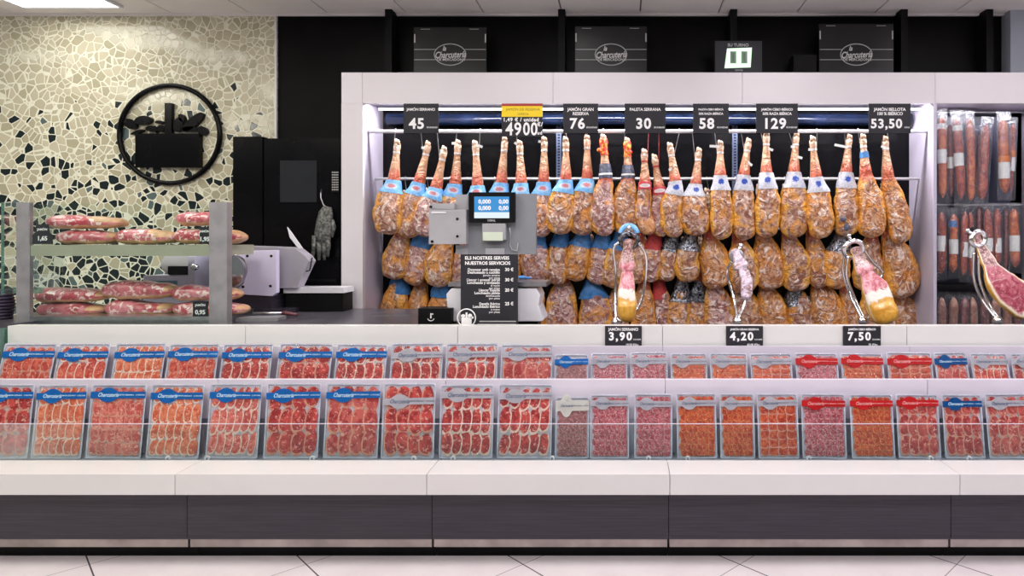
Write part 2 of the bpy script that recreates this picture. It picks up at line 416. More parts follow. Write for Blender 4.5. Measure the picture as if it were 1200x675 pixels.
# ------------------------------------------------------------------ structure
bm = NB(); box(bm, -8, 7, -4, 6, -.05, 0); struct('floor', bm, M['floor'])
bm = NB(); box(bm, -8, X(325, 5.13), 5.13, 5.25, 0, CEIL); struct('wall_left', bm, M['mosaic'])
bm = NB(); box(bm, X(325, 5.13), X(1186, 5.0), 5.14, 5.25, 0, CEIL); struct('wall_back', bm, M['black_wall'])
bm = NB(); box(bm, X(1186, 5.0), 7, 5.02, 5.25, 0, CEIL); struct('wall_right', bm, M['greywall'])
# pale edge trim beside the mosaic
bm = NB(); box(bm, X(322.5, 5.13), X(325, 5.13), 5.118, 5.132, .9, CEIL-.005); struct('trim_1', bm, M['rail'])
# ceiling tiles in one object (a surface pattern), gaps dark
bm = NB(); box(bm, -8, 7, -4, 5.25, CEIL+.02, CEIL+.1, 1)
pt = .605
x0 = X(751, 4.88)
k0 = -14
holes = [(p[0]-p[2]/2, p[0]+p[2]/2, p[1]-p[3]/2, p[1]+p[3]/2) for p in PANELS]
for i in range(-13, 12):
    for j in range(0, 8):
        xa = x0+i*pt+.006; xb = xa+pt-.012
        ya = 5.10-(j+1)*1.205+.006; yb = ya+1.205-.012
        box(bm, xa, xb, ya, yb, CEIL, CEIL+.03)
box(bm, -8, 7, 5.10, 5.13, CEIL-.012, CEIL+.03)
struct('ceiling', bm, [M['ceil'], M['ceilgap']])

# ceiling lights
for k, (x, y, sx, sy, c, pw) in enumerate(PANELS):
    zz = CEIL-.022
    row = 'over the staff aisle' if y > 4 else ('nearest the camera' if y < 1 else 'over the shopping aisle')
    th = thing('ceiling_light', 'square white ceiling light panel %s, place %d from left' % (row, 1 if k == 0 else (k-1) % 7+1), 'ceiling light', (x, y, zz), 'square ceiling lights')
    if k == 0: th['label'] = 'bright square ceiling light panel at the top left above the mosaic wall'
    bm = NB(); box(bm, x-sx/2, x+sx/2, y-sy/2, y-sy/2+.02, zz, zz+.021); box(bm, x-sx/2, x+sx/2, y+sy/2-.02, y+sy/2, zz, zz+.021)
    box(bm, x-sx/2, x-sx/2+.02, y-sy/2+.02, y+sy/2-.02, zz, zz+.021); box(bm, x+sx/2-.02, x+sx/2, y-sy/2+.02, y+sy/2-.02, zz, zz+.021)
    obj('frame', bm, M['wh_plastic'], th)
    bm = NB(); box(bm, x-sx/2+.021, x+sx/2-.021, y-sy/2+.021, y+sy/2-.021, zz+.004, zz+.02); obj('diffuser', bm, M['lamp'], th)
    ld = bpy.data.lights.new('panel_light', 'AREA'); ld.shape = 'RECTANGLE'; ld.size = sx*.94; ld.size_y = sy*.94
    ld.energy = PANEL_W*pw; ld.color = c
    if 4 < y < 4.2: ld.spread = math.radians(150)
    lo = bpy.data.objects.new('panel_light', ld); COL.objects.link(lo); lo.parent = th; lo.location = (0, 0, -.006)

# black posts on the wall above the case
for px, d in ((455, 5.0), (658, 5.0), (860, 5.0), (1060, 5.0), (1160, 5.0)):
    bm = NB(); box(bm, X(px-4, d), X(px+4, d), d, 5.14, 2.73, CEIL-.001)
    o = obj('wall_post', bm, M['blackm'], bevel=.004)
    tag(o, 'black upright post on the black wall, %s' % {455: 'left of the first oval logo board', 658: 'left of the middle oval logo board', 860: 'behind the green number display', 1060: 'right of the last oval logo board', 1160: 'nearest the right end of the wall'}[px], 'post', 'black wall posts')
bm = NB(); disc(bm, (X(945, 5.05), Z(75, 5.05)), .001, .001, 5.06, 5.061, 4); bm.free()
bm = NB(); box(bm, X(930, 4.95), X(957, 4.95), 4.95, 5.07, 2.742, Z(64, 4.95)); box(bm, X(932, 4.95), X(955, 4.95), 4.944, 4.951, 2.75, Z(67, 4.95))
tag(obj('black_box', bm, M['blackm'], bevel=.004), 'small plain black box on top of the ham case left of the last logo board', 'box')

# ------------------------------------------------------------------ the ham case
DF, DB = 4.70, 5.125
zt, zh = Z(85, DF), Z(121, DF)
ZB = .55
case = thing('ham_display_case', 'large white open wall case with header in which the hams hang', 'display case', (X(750, DF), DF, ZB))
bm = NB()
edges = [400, 424.5, 648, 870, 1096, 1330]
for a, b in zip(edges[:-1], edges[1:]):
    box(bm, X(a, DF)+.0012, X(b, DF)-.0012, DF, DF+.05, zh if a != 400 else zh, zt)
obj('header', bm, M['white'], case, bevel=.0015)
bm = NB(); box(bm, X(400, DF), X(1330, DF), DF+.052, DB, zt-.03, zt-.001); obj('top_panel', bm, M['white'], case)
bm = NB(); box(bm, X(400, DF), X(425, DF), DF, DF+.05, ZB, zh-.001); box(bm, X(400, DF), X(400, DF)+.03, DF+.051, DB, ZB, zt-.031)
obj('left_post', bm, M['white'], case, bevel=.002)
bm = NB(); # left lining tapers back: front edge at the post, back edge at the wall
L0, L1 = X(425, DF)-.001, X(425, DF)+.0
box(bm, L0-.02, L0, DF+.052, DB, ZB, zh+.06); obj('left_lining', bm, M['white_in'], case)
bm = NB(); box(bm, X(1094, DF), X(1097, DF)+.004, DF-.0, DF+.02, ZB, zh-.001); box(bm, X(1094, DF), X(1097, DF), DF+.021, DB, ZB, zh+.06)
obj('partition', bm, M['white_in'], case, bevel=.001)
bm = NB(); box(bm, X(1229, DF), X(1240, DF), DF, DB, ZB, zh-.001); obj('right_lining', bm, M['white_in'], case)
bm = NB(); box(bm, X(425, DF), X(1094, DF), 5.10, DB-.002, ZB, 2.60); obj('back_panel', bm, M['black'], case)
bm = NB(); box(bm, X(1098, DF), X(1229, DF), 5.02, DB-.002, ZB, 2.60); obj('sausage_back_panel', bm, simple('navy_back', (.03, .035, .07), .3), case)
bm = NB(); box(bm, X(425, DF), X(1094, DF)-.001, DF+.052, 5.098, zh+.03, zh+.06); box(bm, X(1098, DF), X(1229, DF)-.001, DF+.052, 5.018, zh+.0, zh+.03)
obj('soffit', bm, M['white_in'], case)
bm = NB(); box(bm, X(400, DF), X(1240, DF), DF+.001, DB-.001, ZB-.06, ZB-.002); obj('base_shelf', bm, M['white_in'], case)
bm = NB(); box(bm, X(400, DF), X(1240, DF), DF+.06, DB-.06, 0.001, ZB-.062); obj('base_cabinet', bm, M['blackm'], case)
# added navy beam standing in for strip reflections on the back panel, lit strips
x0c, x1c = X(452, 4.98), X(1068, 5.0)
bm = NB(); tube(bm, [(x0c, 5.02, Z(140, 5.02)), (x1c, 5.02, Z(140, 5.02))], .048, 24); obj('reflection_beam', bm, M['navy'], case, smooth=True)
bm = NB(); tube(bm, [(X(445, 4.82), 4.80, Z(128, 4.80)), (X(1078, 4.82), 4.80, Z(128, 4.80))], .008, 8); obj('led_tube', bm, M['led'], case, smooth=True)
# a real strip light under the header
for i in range(4):
    a, b = X(430, DF)+i*1.02, X(430, DF)+(i+1)*1.02-.04
    ld = bpy.data.lights.new('case_strip', 'AREA'); ld.shape = 'RECTANGLE'; ld.size = b-a; ld.size_y = .05; ld.energy = CASE_W; ld.color = (1, .95, .98)
    lo = bpy.data.objects.new('case_strip', ld); COL.objects.link(lo); lo.parent = case
    lo.location = Vector(((a+b)/2, DF+.075, zh+.018))-case.location; lo.rotation_euler = (math.radians(4), 0, 0)
ld = bpy.data.lights.new('case_strip', 'AREA'); ld.shape = 'RECTANGLE'; ld.size = .75; ld.size_y = .05; ld.energy = 4; ld.color = (1, .95, 1)
lo = bpy.data.objects.new('case_strip', ld); COL.objects.link(lo); lo.parent = case
lo.location = Vector((X(1165, DF), DF+.075, zh-.008))-case.location; lo.rotation_euler = (math.radians(4), 0, 0)
# slotted uprights
for px in (655, 861):
    bm = NB(); d = 5.09; box(bm, X(px-3, d), X(px+3, d), d-.012, d+.008, ZB, 2.5)
    for k in range(40): box(bm, X(px-1.2, d), X(px+1.2, d), d-.0135, d-.0122, 1.6+k*.022, 1.6+k*.022+.011, 1)
    obj('slotted_upright', bm, [simple('upright_steel', (.10, .13, .22), .4, .5), M['blackm']], case)
# rails
R1D, R2D, R3D = 4.80, 4.93, 5.04
R1Z, R2Z, R3Z = Z(154, R1D), Z(209.5, R2D), Z(268, R3D)
def rail(px0, px1, d, z, r, label):
    bm = NB(); tube(bm, [(px0, d, z), (px1, d, z)], r, 12)
    o = obj('rail', bm, M['wh_plastic'], case, smooth=True); return o
LX, RX = X(425, DF)+.001, X(1094, DF)-.001
rail(LX, RX, R1D, R1Z, .013, ''); rail(LX, RX, R2D, R2Z, .010, ''); rail(LX, RX, R3D, R3Z, .010, '')

# ------------------------------------------------------------------ hams
PROF = [(0, .010), (.012, .018), (.04, .024), (.08, .0265), (.12, .023), (.16, .0215), (.22, .026), (.30, .032), (.38, .040), (.44, .044), (.50, .054),
        (.56, .072), (.63, .086), (.71, .095), (.79, .099), (.86, .098), (.92, .088), (.96, .069), (.985, .042), (1.0, .010)]
def prof(t, ws):
    for (a, ra), (b, rb) in zip(PROF[:-1], PROF[1:]):
        if t <= b:
            f = (t-a)/(b-a); r = ra+(rb-ra)*f; break
    else: r = PROF[-1][1]
    body = min(1, max(0, (t-.42)/.2))
    return r*(1+(ws-1)*body)
def spine_fn(ctrl):       # ctrl: list (t, Vector)
    def f(t):
        n = len(ctrl)
        for i in range(n-1):
            if t <= ctrl[i+1][0] or i == n-2:
                t0, p1 = ctrl[i]; t1, p2 = ctrl[i+1]
                p0 = ctrl[max(i-1, 0)][1]; p3 = ctrl[min(i+2, n-1)][1]
                u = (t-t0)/(t1-t0)
                lin = p1.lerp(p2, u)
                cr = .5*((2*p1)+(p2-p0)*u+(2*p0-5*p1+4*p2-p3)*u*u+(3*p1-p0-3*p2+p3)*u**3)
                return lin.lerp(cr, .6)
    return f
def ham_surface(ctrl, ws, seed, t0=0.0, t1=1.0, nr=44, ns=30, off=0, wob=1.0, scale=1.0, flat=.62, asym=0.0, carve=None, uvmode='ham', shank_scale=1.0):
    f = spine_fn(ctrl); bm = NB(); uvl = bm.loops.layers.uv.new('uv')
    rings = []; info = {}
    for i in range(nr+1):
        t = t0+(t1-t0)*i/nr
        if uvmode == 'ham' and t0 == 0: # denser near ends
            t = t0+(t1-t0)*(i/nr)
        c = f(t); e = .004
        tn = (f(min(t+e, 1))-f(max(t-e, 0))).normalized()
        sd = tn.cross(Vector((0, 1, 0))).normalized(); fw = sd.cross(tn).normalized()
        if fw.y > 0: fw = -fw
        if sd.x < 0: sd = -sd
        r = prof(t, ws)*scale+off
        if t < .45: r *= shank_scale
        bodyf = min(1, max(0, (t-.42)/.16)); fl = 1-(1-flat)*bodyf
        ring = []
        for k in range(ns):
            a = k*2*PI/ns
            ca, sa = math.cos(a), math.sin(a)
            rx = r*(1+asym*ca*bodyf*.18)
            q = c+sd*ca*rx+fw*sa*r*fl
            if wob:
                nv = noise.noise(Vector((q.x*9+seed*3.1, q.z*9, q.y*9+seed)))*.17 + (abs(noise.noise(Vector((q.x*22+seed, q.z*16, q.y*22))))-.2)*.16
                q = q+(sd*ca+fw*sa*fl)*r*nv*(.35+.65*bodyf)*wob
            if carve and carve[0] < t < carve[1] and sa > .25:
                lim = r*fl*carve[2]
                dd = (q-c).dot(fw)
                if dd > lim: q = q-fw*(dd-lim)
            vt = bm.verts.new(q); ring.append(vt); info[vt] = (sa, t, k/ns)
        rings.append(ring)
    def addf(vs):
        fc = bm.faces.new(vs)
        for lp in fc.loops:
            sa, t, u = info[lp.vert]
            if uvmode == 'ham': lp[uvl].uv = (sa, t)
            else: lp[uvl].uv = ((u+.25) % 1.0, (t-t0)/(t1-t0))
    for i in range(nr):
        for k in range(ns):
            addf((rings[i][k], rings[i][(k+1) % ns], rings[i+1][(k+1) % ns], rings[i+1][k]))
    if t0 == 0: addf(rings[0][::-1])
    if t1 >= 1: addf(rings[-1])
    bmesh.ops.recalc_face_normals(bm, faces=bm.faces) if t0 == 0 else None
    return bm, f
ORD = ['first', 'second', 'third', 'fourth', 'fifth', 'sixth', 'seventh', 'eighth', 'ninth', 'tenth', 'eleventh', 'twelfth', 'thirteenth', 'fourteenth', 'fifteenth',
       'sixteenth', 'seventeenth', 'eighteenth', 'nineteenth', 'twentieth', 'twenty-first', 'twenty-second', 'twenty-third', 'twenty-fourth', 'twenty-fifth']

def make_ham(foot, band, mid, bot, halfw, d, style, material, seed, label, group, hook_z, hook_x, tags=(), asym=0):
    """all positions in photo pixels at distance d; halfw in pixels"""
    ctrl = [(0, P(*foot, d)), (.5, P(*band, d)), (.78, P(*mid, d)), (1.0, P(*bot, d))]
    ws = halfw*d/770/.096
    th = thing('cured_ham', label, 'ham', P(*bot, d), group)
    bm, f = ham_surface(ctrl, ws, seed, asym=asym)
    obj('body', bm, M[material], th, smooth=True)
    # cloven hoof
    bm = NB(); hd = (f(0.0)-f(.05)).normalized(); hs = hd.cross(Vector((0, 1, 0))).normalized()
    for sg in (-1, 1):
        b0 = f(.05)+hs*sg*.0075; tube(bm, [b0+Vector((0, -.008, 0)), b0+hd*.026+Vector((0, -.010, 0)), b0+hd*(.040+.004*sg)+hs*.004+Vector((0, -.006, 0))], [.015, .0135, .007], 8)
    obj('hoof', bm, M['hoof'], th, smooth=True)
    # cord round the ankle
    c = f(.14); tn = (f(.16)-f(.12)).normalized(); q = Vector((0, 1, 0)).rotation_difference(tn).to_matrix().to_4x4()
    if style != 'rednet':
        bm = NB()
        for k in range(2): torus(bm, c+tn*.007*k, .0215, .0035, n=18, m=6, M=q)
        obj('ankle_cord', bm, M['rope'] if style != 'red' else M['redcord'], th, smooth=True)
    # hook
    ft = f(.05); hx = X(hook_x, d)
    top = Vector((hx, d, hook_z))
    bm = NB()
    rr = .016
    pts = [top+Vector((0, -rr*math.cos(a), rr*math.sin(a))) for a in [k*PI/6 for k in range(-1, 7)]]
    pts2 = pts + []
    start = pts[0]
    end = f(.13)+Vector((-.022 if hook_x < foot[0] else .022, 0, 0))
    pth = [end, end.lerp(start, .5), start]+pts[1:]
    tube(bm, pth, .0026, 6); obj('hook', bm, M['redcord'] if style == 'red' else M['steel'], th, smooth=True)
    if style in ('blue', 'white', 'navy', 'red'):
        mt = M['collar_'+style]
        rng = {'blue': (.44, .575), 'white': (.43, .58), 'navy': (.31, .44), 'red': (.40, .50)}[style]
        fl = .008
        bm, _ = ham_surface(ctrl, ws*.96, seed, t0=rng[0], t1=rng[1], nr=8, ns=30, off=.007, wob=1.0, asym=asym, uvmode='band')
        o = obj('paper_collar', bm, mt, th, smooth=True)
    if style == 'rednet':
        bm, _ = ham_surface(ctrl, ws, seed, t0=.0, t1=.22, nr=8, ns=16, off=.004, uvmode='band'); obj('red_net', bm, M['rednet'], th, smooth=True)
        bm = NB(); ball(bm, f(.17)+Vector((-.03 if seed % 2 else .012, -.02, 0)), .024, .012, .016); ball(bm, f(.1)+Vector((.01, -.025, 0)), .013, .01, .02)
        obj('red_bow', bm, M['rednet'], th, smooth=True)
        bm, _ = ham_surface(ctrl, ws*.96, seed, t0=.31, t1=.46, nr=8, ns=30, off=.006, uvmode='band'); obj('paper_collar', bm, M['collar_navy'], th, smooth=True)
        bm, _ = ham_surface(ctrl, ws*.96, seed, t0=.405, t1=.425, nr=2, ns=30, off=.0085, uvmode='band'); obj('white_stripe', bm, M['tagw'], th, smooth=True)
    for (dx, tt, ln, ang) in tags:
        c = f(tt)+Vector((math.copysign(abs(ln/2*math.cos(ang))+.010, dx or 1) if ln > .022 else dx*d/770, -.026, 0))
        bm = NB(); box(bm, -ln/2, ln/2, -.001, .001, -.009, .009, M=Matrix.Translation(c) @ Matrix.Rotation(ang, 4, 'Y')); obj('tag', bm, M['tagw'], th)
    return th, f

TOP = [ # foot, band, mid, bot, halfw, style, mat, hookx, tags
 ((466,166),(461,217),(457,248),(458,275),17,'blue','hamA',464,[(5,.1,.03,1.3)]),
 ((502,168),(490,220),(482,250),(480,279),15.5,'blue','hamA',494,[(-6,.07,.025,0)]),
 ((521,174),(510,226),(502,250),(497,278),15,'blue','hamB',513,[(-6,.05,.03,1.5)]),
 ((537,166),(533,222),(528,252),(527,278),15.5,'blue','hamA',536,[(-6,.03,.03,0)]),
 ((557,167),(560,224),(558,252),(556,278),15.5,'blue','hamB',563,[(10,.05,.05,.4)]),
 ((592,162),(587,221),(584,252),(583,278),15.5,'blue','hamA',590,[]),
 ((609,167),(611,221),(611,252),(610,278),14.5,'blue','hamB',606,[(-4,.02,.022,.6)]),
 ((638,162),(637,220),(634,250),(635,278),15,'blue','hamB',635,[(-5,.05,.02,.2)]),
 ((663,163),(663,217),(658,248),(657,275),15.5,'blue','hamA',663,[]),
 ((688,160),(688,216),(683,248),(684,276),15.5,'blue','hamA',688,[]),
 ((707,160),(710,213),(708,246),(709,277),14.5,'rednet','hamB',707,[]),
 ((735,164),(736,213),(734,244),(737,275),14.5,'rednet','hamA',732,[]),
 ((755,178),(756,222),(755,250),(763,275),9.5,'red','hamB',760,[(0,.05,.02,1.4)]),
 ((767,184),(773,228),(770,252),(778,277),9.0,'red','hamB',772,[(-2,.03,.02,1.2)]),
 ((785,170),(792,219),(787,250),(794,278),12.5,'white','hamA',796,[(-4,.3,.03,-.4)]),
 ((819,176),(815,222),(815,248),(820,276),17,'white','hamA',811,[(-11,.35,.035,-.5)]),
 ((844,168),(844,212),(844,250),(845,281),13.5,'white','hamA',837,[(-13,.06,.07,.05)]),
 ((877,165),(871,212),(870,250),(872,282),14,'white','hamA',868,[(8,.3,.045,.7)]),
 ((898,156),(898,210),(898,248),(897,279),14.5,'white','hamA',891,[(6,.2,.035,.35)]),
 ((933,157),(930,209),(929,247),(928,279),16.5,'white','hamA',924,[(9,.28,.04,.3),(-5,.17,.03,.1)]),
 ((952,162),(957,215),(959,249),(960,280),15.5,'white','hamC',957,[(-9,.15,.035,.1)]),
 ((995,160),(991,209),(990,248),(992,277),14.5,'white','hamA',989,[(-18,.14,.10,.2)]),
 ((1011,160),(1015,209),(1020,250),(1020,279),16,'none','hamC',1005,[(-8,.2,.025,-.5)]),
 ((1037,162),(1041,212),(1050,252),(1056,286),14,'none','hamC',1039,[(-6,.13,.035,.4)]),
]
DESC = {'blue': 'a blue paper collar', 'white': 'a white and blue collar', 'rednet': 'a red net on its foot', 'red': 'a red and white collar', 'none': 'no collar'}
cnt = {}
for i, (ft, bd, md, bt, hw, st, mt, hx, tg) in enumerate(TOP):
    lab = 'cured ham with %s, top hanging row, %s from left' % (DESC[st], ORD[i])
    dd = R1D-.014+(.02 if i % 2 else -.012)
    th, f = make_ham(ft, bd, md, bt, hw, dd, st, mt, i+1, lab, 'hams hanging in the top row', R1Z+.0, hx, tg, asym=(-.8 if i < 16 else .6))
    if i == 22:
        bm, _ = ham_surface([(0, P(*ft, dd)), (.5, P(*bd, dd)), (.78, P(*md, dd)), (1, P(*bt, dd))], 1, 3, t0=.2, t1=.27, nr=3, ns=16, off=.004, uvmode='band'); obj('blue_band', bm, M['bluecap'], th, smooth=True)
    if i == 21:
        bm = NB(); ball(bm, P(988, 257, dd-.068), .022, .01, .02); ball(bm, P(992, 266, dd-.068), .02, .008, .03); obj('dark_sticker', bm, M['collar_navy'], th, smooth=True)

# second and third rows: (left, right, top, bottom, foot dx, cap, mat)
SEC = [(451,479,278,328,8,'','hamA'),(475,502,280,335,10,'b','hamB'),(501,531,282,337,9,'','hamA'),(531,559,284,336,8,'','hamB'),(558,586,284,336,6,'','hamA'),(585,612,284,334,6,'','hamA'),
 (614,645,282,330,2,'b','hamB'),(641,668,280,334,5,'b','hamA'),(663,691,280,330,8,'b','hamC'),(690,715,282,334,6,'b','hamB'),(708,734,283,338,8,'b','hamA'),(732,758,284,333,4,'','hamA'),
 (754,774,284,331,4,'r','hamB'),(771,794,284,330,6,'s','hamA'),(792,820,282,331,4,'s','hamA'),(819,853,282,339,-6,'','hamC'),(853,886,286,344,-6,'','hamA'),(882,917,280,340,-8,'','hamC'),
 (914,946,281,342,-8,'','hamA'),(944,971,283,338,-8,'','hamA'),(967,996,282,339,6,'s','hamC'),(1002,1034,284,342,4,'','hamA'),(1034,1071,280,350,-14,'','hamC')]
THI = [(448,479,333,392,6,'b','hamC'),(479,503,336,394,4,'','hamC'),(503,529,338,396,4,'b','hamC'),(529,556,336,396,4,'','hamC'),(556,584,338,396,3,'','hamA'),(584,611,338,396,3,'','hamA'),(611,639,338,396,3,'','hamA'),
 (641,679,334,400,0,'','hamB'),(677,713,338,402,-2,'b','hamB'),(711,738,338,396,6,'','hamB'),(742,768,340,398,0,'','hamC'),(765,786,340,396,-4,'r','hamB'),(784,808,340,398,4,'s','hamA'),(806,828,340,398,3,'s','hamA'),
 (824,858,338,404,-6,'','hamB'),(857,891,340,404,-10,'','hamA'),(889,921,340,404,-10,'','hamC'),(920,954,342,404,-10,'s','hamA'),(950,988,338,404,-14,'','hamC'),(984,1006,344,400,-6,'','hamC'),(1006,1030,344,400,4,'','hamA'),(1028,1052,350,404,0,'','hamB'),(1048,1080,350,408,-12,'','hamC')]
CAPS = {'b': ('blue_cap', 'bluecap', 'with a blue paper cap'), 's': ('silver_net', 'silver', 'with a silver net at its neck'), 'r': ('red_net', 'redcord', 'with a dark red band'), '': (None, None, 'with bare neck')}
for rows, D, RZ, rname in ((SEC, R2D, R2Z, 'middle'), (THI, R3D, R3Z, 'bottom')):
    for i, (l, r, tp, bt, fx, cap, mt) in enumerate(rows):
        cx = (l+r)/2; hw = (r-l)/2*1.05; H = bt-tp
        L = H/.50; nk = bt-L*.52
        fy = bt-L*1.02
        fy = max(fy, 280-(RZ-EYE)*770/D+8)
        foot = (cx+fx*1.3, fy); band = (cx+fx*.75, nk); mid = (cx, bt-L*.24); bot = (cx-fx*.25, bt)
        dd = D+(.015 if i % 2 else -.010)
        lab = 'cured ham %s, %s hanging row, %s from left' % (CAPS[cap][2], rname, ORD[i])
        th, f = make_ham(foot, band, mid, bot, hw, dd, 'none', mt, 40+i*3+(100 if rname == 'bottom' else 0), lab, 'hams hanging in the %s row' % rname, RZ, foot[0], (), asym=.8 if fx < 0 else -.5)
        if cap:
            ctrl = [(0, P(*foot, dd)), (.5, P(*band, dd)), (.78, P(*mid, dd)), (1.0, P(*bot, dd))]
            ws = hw*dd/770/.096
            bm, _ = ham_surface(ctrl, ws, 40+i*3, t0=.42, t1=.60 if cap != 's' else .63, nr=8, ns=24, off=.006, asym=.8 if fx < 0 else -.5, uvmode='band', wob=1.6)
            obj(CAPS[cap][0], bm, M[CAPS[cap][1]], th, smooth=True)

# ------------------------------------------------------------------ price signs in front of the rail
def price_sign(px0, px1, py0, py1, d, items, label, extra=None, name='price_sign', group='hanging price signs'):
    th = thing(name, label, 'price sign', P((px0+px1)/2, py1, d), group)
    bm = NB(); box(bm, X(px0, d), X(px1, d), d-.003, d+.003, Z(py1, d), Z(py0, d)); obj('board', bm, M['charcoal'], th)
    k = d/770
    its = [(s, X(x, d), Z(y, d), sz*k, al, dict(op, y=d-.0042)) for (s, x, y, sz, al, op) in items]
    obj('lettering', text_bm(its), M['letter'], th)
    return th
B = {'off': .03, 'space': 1.12}; S = {'off': .02, 'space': .95}
SD = DF-.006
def mk(px0, px1, head, num, unit, label, py1=156, nx=0, ns=19, name='price_sign'):
    c = (px0+px1)/2; its = []
    for k, h in enumerate(head): its.append((h, c, 128.5+k*5, min(5.0, (px1-px0-4)/len(h)/.66), 'CENTER', S))
    its.append((num, c+nx-1, 145.5, ns-2, 'CENTER', B)); its.append((unit, px1-1.2, 149.5, 2.6, 'RIGHT', {'off': .01}))
    price_sign(px0, px1, 121.5, py1, SD, its, label)
mk(473, 514, ['JAMÓN SERRANO'], '45', '€/UNIDAD', 'charcoal price sign reading 45 hanging at left of the ham case', nx=-4)
mk(660, 701, ['JAMÓN GRAN', 'RESERVA'], '76', '€/UNIDAD', 'charcoal price sign reading 76 hanging right of the yellow-topped sign', nx=-3)
mk(732, 780, ['PALETA SERRANA'], '30', '€/UNIDAD', 'charcoal price sign reading 30 hanging over the red-netted hams', nx=-1)
mk(812, 854, ['PALETA CEBO IBÉRICA', '50% RAZA IBÉRICA'], '58', '€/UNIDAD', 'charcoal price sign reading 58 hanging between 30 and 129 signs', nx=-4)
mk(886, 935, ['JAMÓN CEBO IBÉRICO', '50% RAZA IBÉRICA'], '129', '€/UNIDAD', 'charcoal price sign reading 129 hanging over the white-collared hams', nx=-2)
mk(1018, 1067, ['JAMÓN BELLOTA', '100 % IBÉRICO'], '53,50', '€/KG', 'charcoal price sign reading 53,50 at the right end of the rail', nx=-3, ns=17)
th = price_sign(588, 636, 121.5, 160, SD, [('1,49 € / unidad', 589.5, 140.5, 6, 'LEFT', B), ('49', 602, 152, 21, 'CENTER', {'off': .02, 'sx': .85, 'space': 1.1}), ('00', 621.5, 152, 21, 'CENTER', {'off': .02, 'sx': .78, 'space': 1.1}), ('€/', 636, 146, 6.5, 'RIGHT', B), ('ud', 635.5, 156, 5.5, 'RIGHT', B)],
   'tall price sign reading 4900 with a yellow strip across its top')
bm = NB(); box(bm, X(588, SD), X(636, SD), SD-.0045, SD-.0031, Z(137, SD), Z(124.5, SD)); yo = obj('yellow_strip', bm, M['yellow'], th)
bm = NB(); box(bm, X(588, SD), X(636, SD), SD-.0045, SD-.0031, Z(124.4, SD), Z(121.5, SD)); obj('red_strip', bm, M['redstrip'], th)
k = SD/770
obj('strip_lettering', text_bm([('JAMÓN DE RESERVA', X(613, SD), Z(128.5, SD), 4.4*k, 'CENTER', {'y': SD-.0052}), ('OFERTA', X(613, SD), Z(134, SD), 3.6*k, 'CENTER', {'y': SD-.0052})]), simple('brown_ink', (.3, .2, .02), .5), yo)

# counter price tags (front of the rail)
RD = 3.62
for px0, px1, py1, head, num, sub, lab in ((709, 752, 407, 'JAMÓN SERRANO', '3,90', '19,50 €/kg', 'black price tag reading 3,90 on the white rail'),
                              (851, 894, 407, 'JAMÓN GRAN RESERVA', '4,20', '42,00 €/kg', 'black price tag reading 4,20 on the white rail'),
                              (988, 1032, 409, 'JAMÓN CEBO IBÉRICO', '7,50', '75 €/kg', 'black price tag reading 7,50 on the white rail')):
    d = RD-.007; c = (px0+px1)/2
    th = thing('price_tag', lab, 'price tag', P(c, py1, d), 'price tags on the counter rail')
    bm = NB(); box(bm, X(px0, d), X(px1, d), d-.003, d+.004, Z(py1, d), Z(382, d)); obj('board', bm, M['charcoal'], th)
    kk = d/770; pr = {'off': .035, 'space': 1.25}
    its = [(head, c, 386, min(4.6, 39/len(head)/.66), 'CENTER', S), (num, c-3.5, 394.5, 13, 'CENTER', pr), ('€/SOBRE', px1-.8, 397.8, 2.4, 'RIGHT', {}), (sub, px1-4, 404, 3.6, 'RIGHT', S)]
    its = [(s, X(x, d), Z(y, d), sz*kk, al, dict(op, y=d-.0042)) for (s, x, y, sz, al, op) in its]
    obj('lettering', text_bm(its), M['letter'], th)

# ------------------------------------------------------------------ oval logo boards on top of the case
def logo_board(px0, px1, py0, label, d=4.95):
    th = thing('logo_board', label, 'sign', P((px0+px1)/2, 85, d), 'oval logo boards')
    th.location.z = zt
    bm = NB(); box(bm, X(px0, d), X(px1, d), d, d+.012, zt+.001, Z(py0, d)); obj('board', bm, simple('logo_board_face', (.010, .010, .011), .3, spec=.3), th, bevel=.002)
    cx, cz = X((px0+px1)/2, d), Z(64, d); k = d/770
    bm = NB(); torus(bm, (cx, d-.001, cz), 18.5*k, .0035, Rz=12.5*k, n=40, m=6)
    for yy in (58, 70):
        for a, b in ((px0+.5, (px0+px1)/2-17), ((px0+px1)/2+17, px1-.5)): box(bm, X(a, d), X(b, d), d-.0015, d-.0002, Z(yy, d)-.002, Z(yy, d)+.002)
    for a in (px0+8, px1-20): box(bm, X(a, d), X(a+11, d), d-.002, d-.0002, Z(py0+2, d)-.003, Z(py0+2, d))
    for a in (px0+.3, px1-1.8): box(bm, X(a, d), X(a+1.5, d), d-.002, d-.0002, Z(py0+18, d), Z(py0+8, d))
    obj('line_work', bm, M['letter_grey'], th)
    obj('lettering', text_bm([('Charcutería', cx, Z(64.5, d), 10.5*k, 'CENTER', {'shear': .35, 'off': .015, 'y': d-.0015, 'sx': .72, 'rot': -.03}), ('la', cx-7*k, Z(57, d), 8*k, 'CENTER', {'shear': .35, 'off': .015, 'y': d-.0015, 'sx': .8}),
                              ('DE MERCADONA', cx+1*k, Z(70, d), 4.2*k, 'CENTER', {'y': d-.0015, 'off': .01})]), simple('pale_grey_lettering', (.62, .62, .62), .5, var=0), th)
logo_board(485, 570, 32, 'dark board with oval script logo above the 45 and 4900 signs')
logo_board(674, 758, 31, 'dark board with oval script logo between left board and green display')
logo_board(960, 1047, 28, 'dark board with oval script logo above the 53,50 sign')
